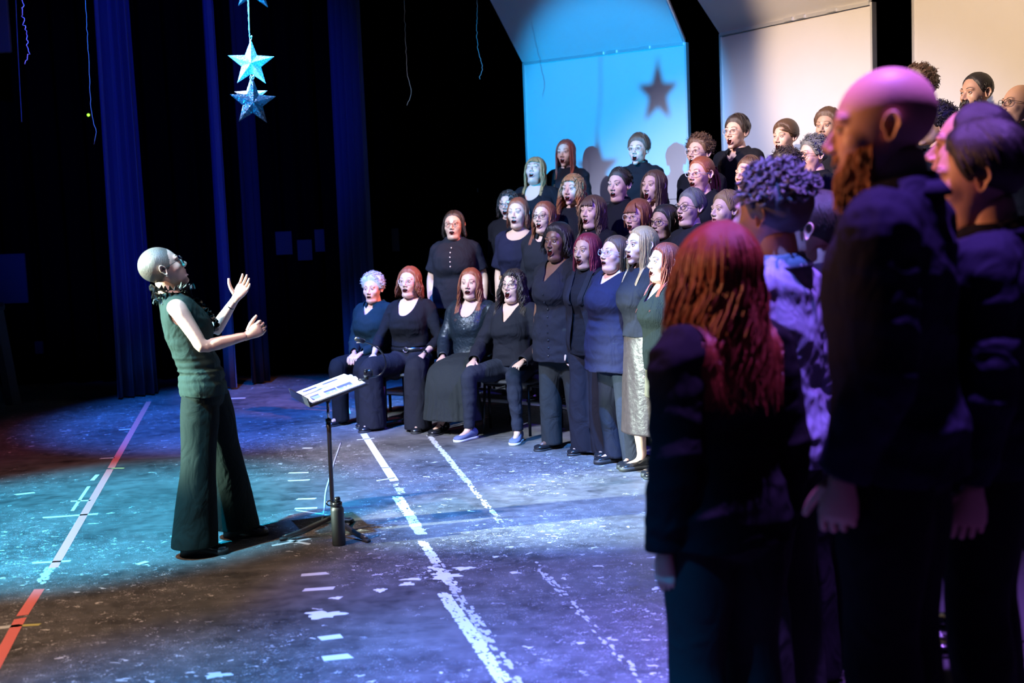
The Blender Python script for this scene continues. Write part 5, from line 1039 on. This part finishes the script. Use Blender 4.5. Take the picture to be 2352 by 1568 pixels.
seated(1176, 630, 10.25, 'seated singer with dark ringlets, round glasses and light sneakers', 'black chair under the ringlet haired singer in sneakers', SEAT_B, H=1.64, hair=dict(style='curly', length=.24, T=.020, wave=.013, freq=70, amin=.95, n=240, lw=.0055, flare=.03), hc='dark', skin='fair', top='long', tc='soft', bottom='slim', bc='jeans', g=.45, open_=1.0, pitch=.16, neckline='v', bust=.9, glasses='round', gcol=CHROME, shoe='sneaker', spread=.20, splay=.02, slvease=.014, eye=.8)

# ------------------------------------------------------------------ front row, on the floor
stand(1282, 515, 9.43, 0, 'tall singer with dark skin in a buttoned v neck dress top', hair=dict(style='wavy', length=.10, T=.020, vol=1.25, wave=.010, freq=60, n=150, amin=1.2, flare=.03), hc='black', skin='dark', top='tee', tc='soft', bottom='trousers', bc='charcoal', g=.55, bust=1.1, open_=1.0, pitch=.06, neckline='v', vdepth=.15, hem=.40, hemflare=.03, extra=buttons(9, .43, .70, BLKFR, .006), dyaw=.05, sleeve=.38, w=1.02, shoe='flat', stance=.05)
stand(1350, 536, 9.15, 0, 'singer with magenta hair in an open dark blazer and drop earrings', hair=dict(style='long', length=.20, T=.012, wave=.006, n=150, amin=1.0), hc='magenta', skin='tan', top='long', tc='black', bottom='wide', bc='soft', g=.25, open_=.7, pitch=.06, neckline='turtle', extra=multi(lapels(cloth('soft')), earring(.035)), slvease=.012, hem=.46, dyaw=.08, shoe='flat')
stand(1413, 537, 8.75, 0, 'broad singer in a purple-lit navy sweater with cream glasses', hair=dict(style='long', length=.14, T=.010, wave=.003, n=120, amin=1.25), hc='brown', skin='rosy', top='threeq', tc='navy', bottom='trousers', bc='jeans', g=.95, fat=.95, open_=.4, pitch=.16, neckline='v', vdepth=.07, glasses='cat', hem=.42, hemflare=.045, slvease=.02, bust=.9, w=1.08, shoe='boot', extra=necklace(CHROME, .0022, .02, False), H=1.60)
stand(1475, 512, 8.45, 0, 'front row singer with long straight blonde hair and brown midi skirt', hair=dict(style='long', length=.26, T=.010, wave=.004, n=180, amin=.98), hc='blonde', skin='fair', top='tee', tc='soft', bottom='skirt', bc='bronze', g=.22, open_=.45, pitch=.10, neckline='crew', skirt=.165, skflare=.035, bust=.8, hem=.56, shoe='boot', sleeve=.55, H=1.66, highwaist=1)
stand(1528, 547, 8.15, 0, 'front row singer in ribbed knit vest and short gold leather skirt', hair=dict(style='long', length=.30, T=.012, wave=.010, freq=35, n=170, amin=.98), hc='red', skin='fair', top='vest', tc='olive', bottom='skirt', bc='gold', g=.40, open_=.55, pitch=.10, neckline='v', vdepth=.14, skirt=.36, skflare=.02, bust=.8, hem=.475, fold=.003, extra=watch(1), shoe='flat', H=1.55, loose=.008)
stand(1610, 520, 7.35, 0, 'front row singer hidden behind the long red hair, only a glittery shoe showing', hair=dict(style='long', length=.2, n=90), hc='dark', top='long', bottom='trousers', g=.1, open_=.5, H=1.55, shoe='sneaker')
# ------------------------------------------------------------------ first riser
stand(1042, 484, 11.4, 1, 'leftmost standing singer in buttoned short sleeved top with glasses', hair=dict(style='long', length=.10, T=.012, wave=.008, n=120, amin=1.3, flare=.03), hc='dark', skin='fair', top='tee', tc='soft', bottom='trousers', bc='black', g=.85, fat=.75, bust=1.2, open_=.5, pitch=.08, neckline='crew', glasses='round', gcol=BLKFR, hem=.47, hemflare=.02, extra=buttons(5, .70, .80), dyaw=.10, w=1.04, sleeve=.36, bell=.012)
stand(1190, 455, 11.1, 1, 'singer with braided coppery hair and a tan belt over dark dress', hair=dict(style='wavy', length=.12, T=.012, wave=.012, freq=60, n=130, amin=1.3), hc='auburn', skin='fair', top='tee', tc='navy', bottom='skirt', bc='navy', g=.40, bust=.8, open_=.55, pitch=.08, neckline='wide', hem=.615, highwaist=1, extra=belt(.60, mat('tan_belt', (.38, .22, .10), .5), .022), bell=.02, sleeve=.42, skirt=.3, dyaw=.03)
stand(1250, 463, 10.6, 1, 'singer with long wavy brown hair and dark oval glasses in pocketed shirt', hair=dict(style='wavy', length=.26, T=.013, wave=.013, freq=45, n=170, amin=.95), hc='auburn', skin='fair', top='shirt', tc='soft', g=.30, open_=.85, pitch=.12, neckline='v', vdepth=.06, glasses='cat', gcol=BLKFR, w=.98)
stand(1362, 449, 10.05, 1, 'dark haired singer with side swept bangs and hoop earrings, eyes half closed', hair=dict(style='wavy', length=.30, T=.014, wave=.012, freq=40, n=180, amin=.95, bangs=.50), hc='brown', skin='fair', top='long', tc='black', g=.3, open_=.75, pitch=.12, neckline='crew', eye=.4, extra=earring(.025))
stand(1467, 459, 9.71, 1, 'singer with short reddish bangs and big clear square glasses', hair=dict(style='bob', length=.09, T=.016, wave=.004, n=140, amin=1.1, bangs=.42), hc='auburn', skin='rosy', top='long', tc='black', g=.2, open_=.7, pitch=.02, neckline='crew', glasses='square')
stand(1527, 468, 9.50, 1, 'singer with pulled back black hair and thin dark glasses behind the blonde one', hair=dict(style='bob', length=.09, T=.012, wave=.005, n=130, amin=1.35), hc='black', skin='tan', top='long', tc='black', g=.3, open_=.4, pitch=.04, glasses='cat', gcol=BLKFR, H=1.60)
stand(1588, 437, 9.25, 1, 'older singer with short grey hair and thin glasses above the red haired one', hair=dict(style='short', T=.016, len=.04, side=.5), hc='darkgrey', skin='fair', top='long', tc='soft', g=.25, open_=.7, pitch=.12, glasses='round', gcol=BLKFR, H=1.70)
stand(1668, 440, 8.95, 1, 'sandy haired singer of whom only the crown shows above the red hair', hair=dict(style='short', T=.018, len=.04), hc='sandy', skin='fair', top='long', g=.2, open_=.3, H=1.67)
stand(1962, 441, 7.68, 1, 'glasses wearer whose profile peeks out under the long beard', hair=dict(style='short', T=.014, len=.03), hc='dark', skin='rosy', top='long', tc='black', g=.3, open_=.5, pitch=.0, glasses='round', gcol=BLKFR, H=1.62)
# ------------------------------------------------------------------ second riser
stand(1167, 436, 11.75, 2, 'dark curly haired singer with round glasses at the left end, half hidden', hair=dict(style='curly', length=.12, T=.016, wave=.010, freq=80, n=150, amin=1.1), hc='dark', skin='fair', top='long', tc='black', g=.2, open_=.7, pitch=.05, glasses='round', gcol=CHROME, H=1.60)
stand(1316, 402, 10.85, 2, 'singer with long curly copper hair and messy fringe', hair=dict(style='curly', length=.28, T=.018, wave=.016, freq=50, n=230, amin=.85, flare=.02, bangs=.75), hc='ginger', skin='fair', top='long', tc='black', g=.2, open_=.75, pitch=.12, neckline='crew', extra=necklace(CHROME, .002, .03, False))
stand(1424, 389, 10.5, 2, 'short dark haired singer in a black turtleneck with rosy cheeks', hair=dict(style='short', T=.016, len=.045, side=.5, sweep=.3), hc='dark', skin='rosy', top='long', tc='black', g=.35, fat=.6, open_=.65, pitch=.06, neckline='turtle', masc=.3)
stand(1503, 391, 10.25, 2, 'singer with straight dark brown hair and wide open mouth', hair=dict(style='long', length=.32, T=.013, wave=.005, n=180, amin=.86), hc='brown', skin='fair', top='long', tc='black', g=.1, open_=1.15, pitch=.10, neckline='wide', nose=.5)
stand(1612, 356, 9.85, 2, 'auburn ponytailed singer with white cat eye glasses', hair=dict(style='short', T=.010, len=.02, tail=.20, n=60, lift=.05), hc='auburn', skin='rosy', top='blazer', tc='black', g=.3, open_=.6, pitch=.06, glasses='cat', gcol=mat('white_acetate', (.75, .75, .78), .2), neckline='v', extra=earring(.02), H=1.76)
stand(1722, 361, 9.5, 2, 'brown haired singer whose forehead shows over the purple curls', hair=dict(style='short', T=.014, len=.04), hc='brown', skin='rosy', top='long', g=.2, open_=.4, H=1.73)
stand(1805, 345, 9.15, 2, 'singer with dark curls hanging over the forehead, beside the brown mop', hair=dict(style='curlyshort', T=.020, len=.04, n=380), hc='dark', skin='fair', top='long', g=.2, open_=.4, H=1.75)
# ------------------------------------------------------------------ third riser
stand(1228, 360, 12.1, 3, 'blonde singer with a red bead necklace, head tipped back', hair=dict(style='long', length=.26, T=.014, wave=.008, n=180, amin=.95, bangs=.62), hc='blonde', skin='fair', top='tee', tc='black', g=.45, open_=.75, pitch=.34, neckline='scoop', eye=.2, extra=necklace(RED, .006, .055), bust=.8)
stand(1606, 317, 10.5, 3, 'curly haired singer with clear glasses, mouth wide, next to the black gap', hair=dict(style='curlyshort', T=.022, len=.04, n=380), hc='brown', skin='fair', top='long', tc='black', g=.25, open_=1.1, pitch=.16, glasses='round', neckline='crew', H=1.75)
stand(1872, 327, 9.6, 3, 'curly grey-black haired singer with dark square glasses and visible ear', hair=dict(style='curlyshort', T=.018, len=.035, n=330), hc='darkgrey', skin='rosy', top='shirt', tc='black', g=.35, open_=.4, pitch=.02, glasses='square', gcol=BLKFR, masc=.7, dyaw=-.2, H=1.66)
stand(2152, 242, 8.5, 3, 'black curly haired singer seen from behind, between bald man and quiff', hair=dict(style='curlyshort', T=.026, len=.035, n=380), hc='black', skin='tan', top='shirt', tc='black', g=.2, open_=.3, masc=1, dyaw=-.3, H=1.78)
# ------------------------------------------------------------------ top riser
stand(1300, 322, 12.3, 4, 'top row singer with very long straight red hair', hair=dict(style='long', length=.48, T=.013, wave=.003, n=240, amin=.86), hc='red', skin='fair', top='tee', tc='black', g=.12, open_=.85, pitch=.06, neckline='crew', w=.93, eye=1.2, H=1.68)
stand(1467, 312, 11.5, 4, 'top row singer in turtleneck with brown quiff and clear glasses', hair=dict(style='quiff', T=.022, len=.05, side=.3, sweep=.9, lift=.6), hc='brown', skin='fair', top='long', tc='black', g=.15, open_=1.0, pitch=.10, neckline='turtle', glasses='round', masc=.6, dyaw=.10)
stand(1693, 270, 10.85, 4, 'smiling top row singer in open black shirt with clear square glasses', hair=dict(style='quiff', T=.020, len=.045, side=.2, sweep=.9, lift=.6), hc='dark', skin='fair', top='shirt', tc='black', g=.0, open_=1.0, pitch=.10, neckline='v', vdepth=.10, glasses='square', masc=1, H=1.73, nose=.6)
stand(1806, 278, 10.5, 4, 'top row youth with smooth brown mop of hair', hair=dict(style='short', T=.022, len=.055, side=.9, sweep=.1, lift=.08, n=330), hc='brown', skin='fair', top='shirt', tc='black', g=.0, open_=.6, pitch=.02, masc=.8)
stand(1903, 252, 10.15, 4, 'top row singer in profile with wavy brown hair beside the bald man\'s face', hair=dict(style='quiff', T=.022, len=.045, side=-.4, sweep=.6, lift=.4, n=300), hc='brown', skin='tan', top='shirt', tc='black', g=.05, open_=.7, pitch=.04, masc=1, dyaw=.25, neckline='v')
stand(2112, 150, 9.35, 4, 'top row singer with brown curls just right of the bald head', hair=dict(style='curlyshort', T=.024, len=.035, n=380), hc='brown', skin='fair', top='shirt', tc='black', g=.1, open_=.3, masc=1, H=1.92)
stand(2248, 166, 8.85, 4, 'top row man with a dark moustache and cropped hair', hair=dict(style='short', T=.008, len=.012, lift=.2), hc='black', skin='tan', top='shirt', tc='black', g=.2, open_=.5, pitch=.0, masc=1, recede=.008, dyaw=.10, beard='black', nose=.9, H=1.82)
stand(2342, 192, 8.5, 4, 'bald man with black framed glasses at the right edge', hair=None, hc='dark', skin='fair', top='shirt', tc='black', g=.4, open_=.3, masc=1, glasses='square', gcol=BLKFR, H=1.70)
# ------------------------------------------------------------------ foreground, out of focus
stand(2240, 246, 3.75, 2, 'man with high forehead behind the dark quiff, nearly hidden at right', hair=dict(style='short', T=.008, len=.015, lift=.2), hc='black', skin='rosy', top='shirt', tc='navy', g=.3, open_=.4, masc=1, recede=.03, H=1.63, vox=.011, tgt=(-2.2, 5.2))
stand(2268, 292, 3.32, 1, 'man with a swept dark quiff at the right edge of the frame', hair=dict(style='quiff', T=.020, len=.06, side=.3, sweep=.9, lift=.25, n=420), hc='black', skin='rosy', top='shirt', tc='navy', g=.35, open_=.5, masc=1, pitch=-.02, H=1.74, vox=.010, tgt=(-2.2, 5.0), hyaw=.1)
stand(1876, 431, 4.62, 0, 'cropped haired singer in black, just right of the denim shirt', hair=dict(style='short', T=.010, len=.02, lift=.3, n=300), hc='dark', skin='rosy', top='long', tc='black', g=.1, open_=.4, masc=.8, neckline='crew', H=1.80, vox=.011, tgt=(-2, 6.6), shoe='flat')
stand(1775, 379, 4.15, 0, 'singer with tousled purple-lit curls in a pale blue shirt', hair=dict(style='curlyshort', T=.018, len=.045, n=430, curl=1.4, lw=.009, elmin=.5), hc='darkgrey', skin='rosy', top='shirt', tc='denim', bc='charcoal', g=.1, open_=.4, masc=.8, H=1.86, vox=.010, tgt=(-2.0, 6.4), bottom='trousers', fold=.010)
stand(1648, 457, 3.5, 0, 'singer with long wavy red hair in a dark coat nearest the stage', hair=dict(style='wavy', length=.34, T=.020, wave=.018, freq=30, n=620, amin=.75, lw=.0052, flare=.02, vol=1.2), hc='red', skin='fair', top='blazer', tc='black', bottom='trousers', bc='charcoal', g=.08, open_=.4, H=1.70, vox=.010, tgt=(-1.7, 7.4), slvease=.012, neckline='crew', fold=.008)
stand(2052, 142, 3.0, 1, 'big bald man with a long ginger beard in a dark blue shirt', hair=None, hc='auburn', beard='ginger', skin='rosy', top='shirt', tc='navy', bottom='trousers', bc='black', g=.14, open_=.25, masc=1, H=1.87, vox=.009, tgt=(-2.4, 5.0), hyaw=.34, pitch=-.04, wrup=.04, bend=.05, slvease=.010, hands={-1: dict(curl=.5, spread=.02), 1: dict(curl=.4)}, fold=.012, recede=0, nose=.0)

flush()
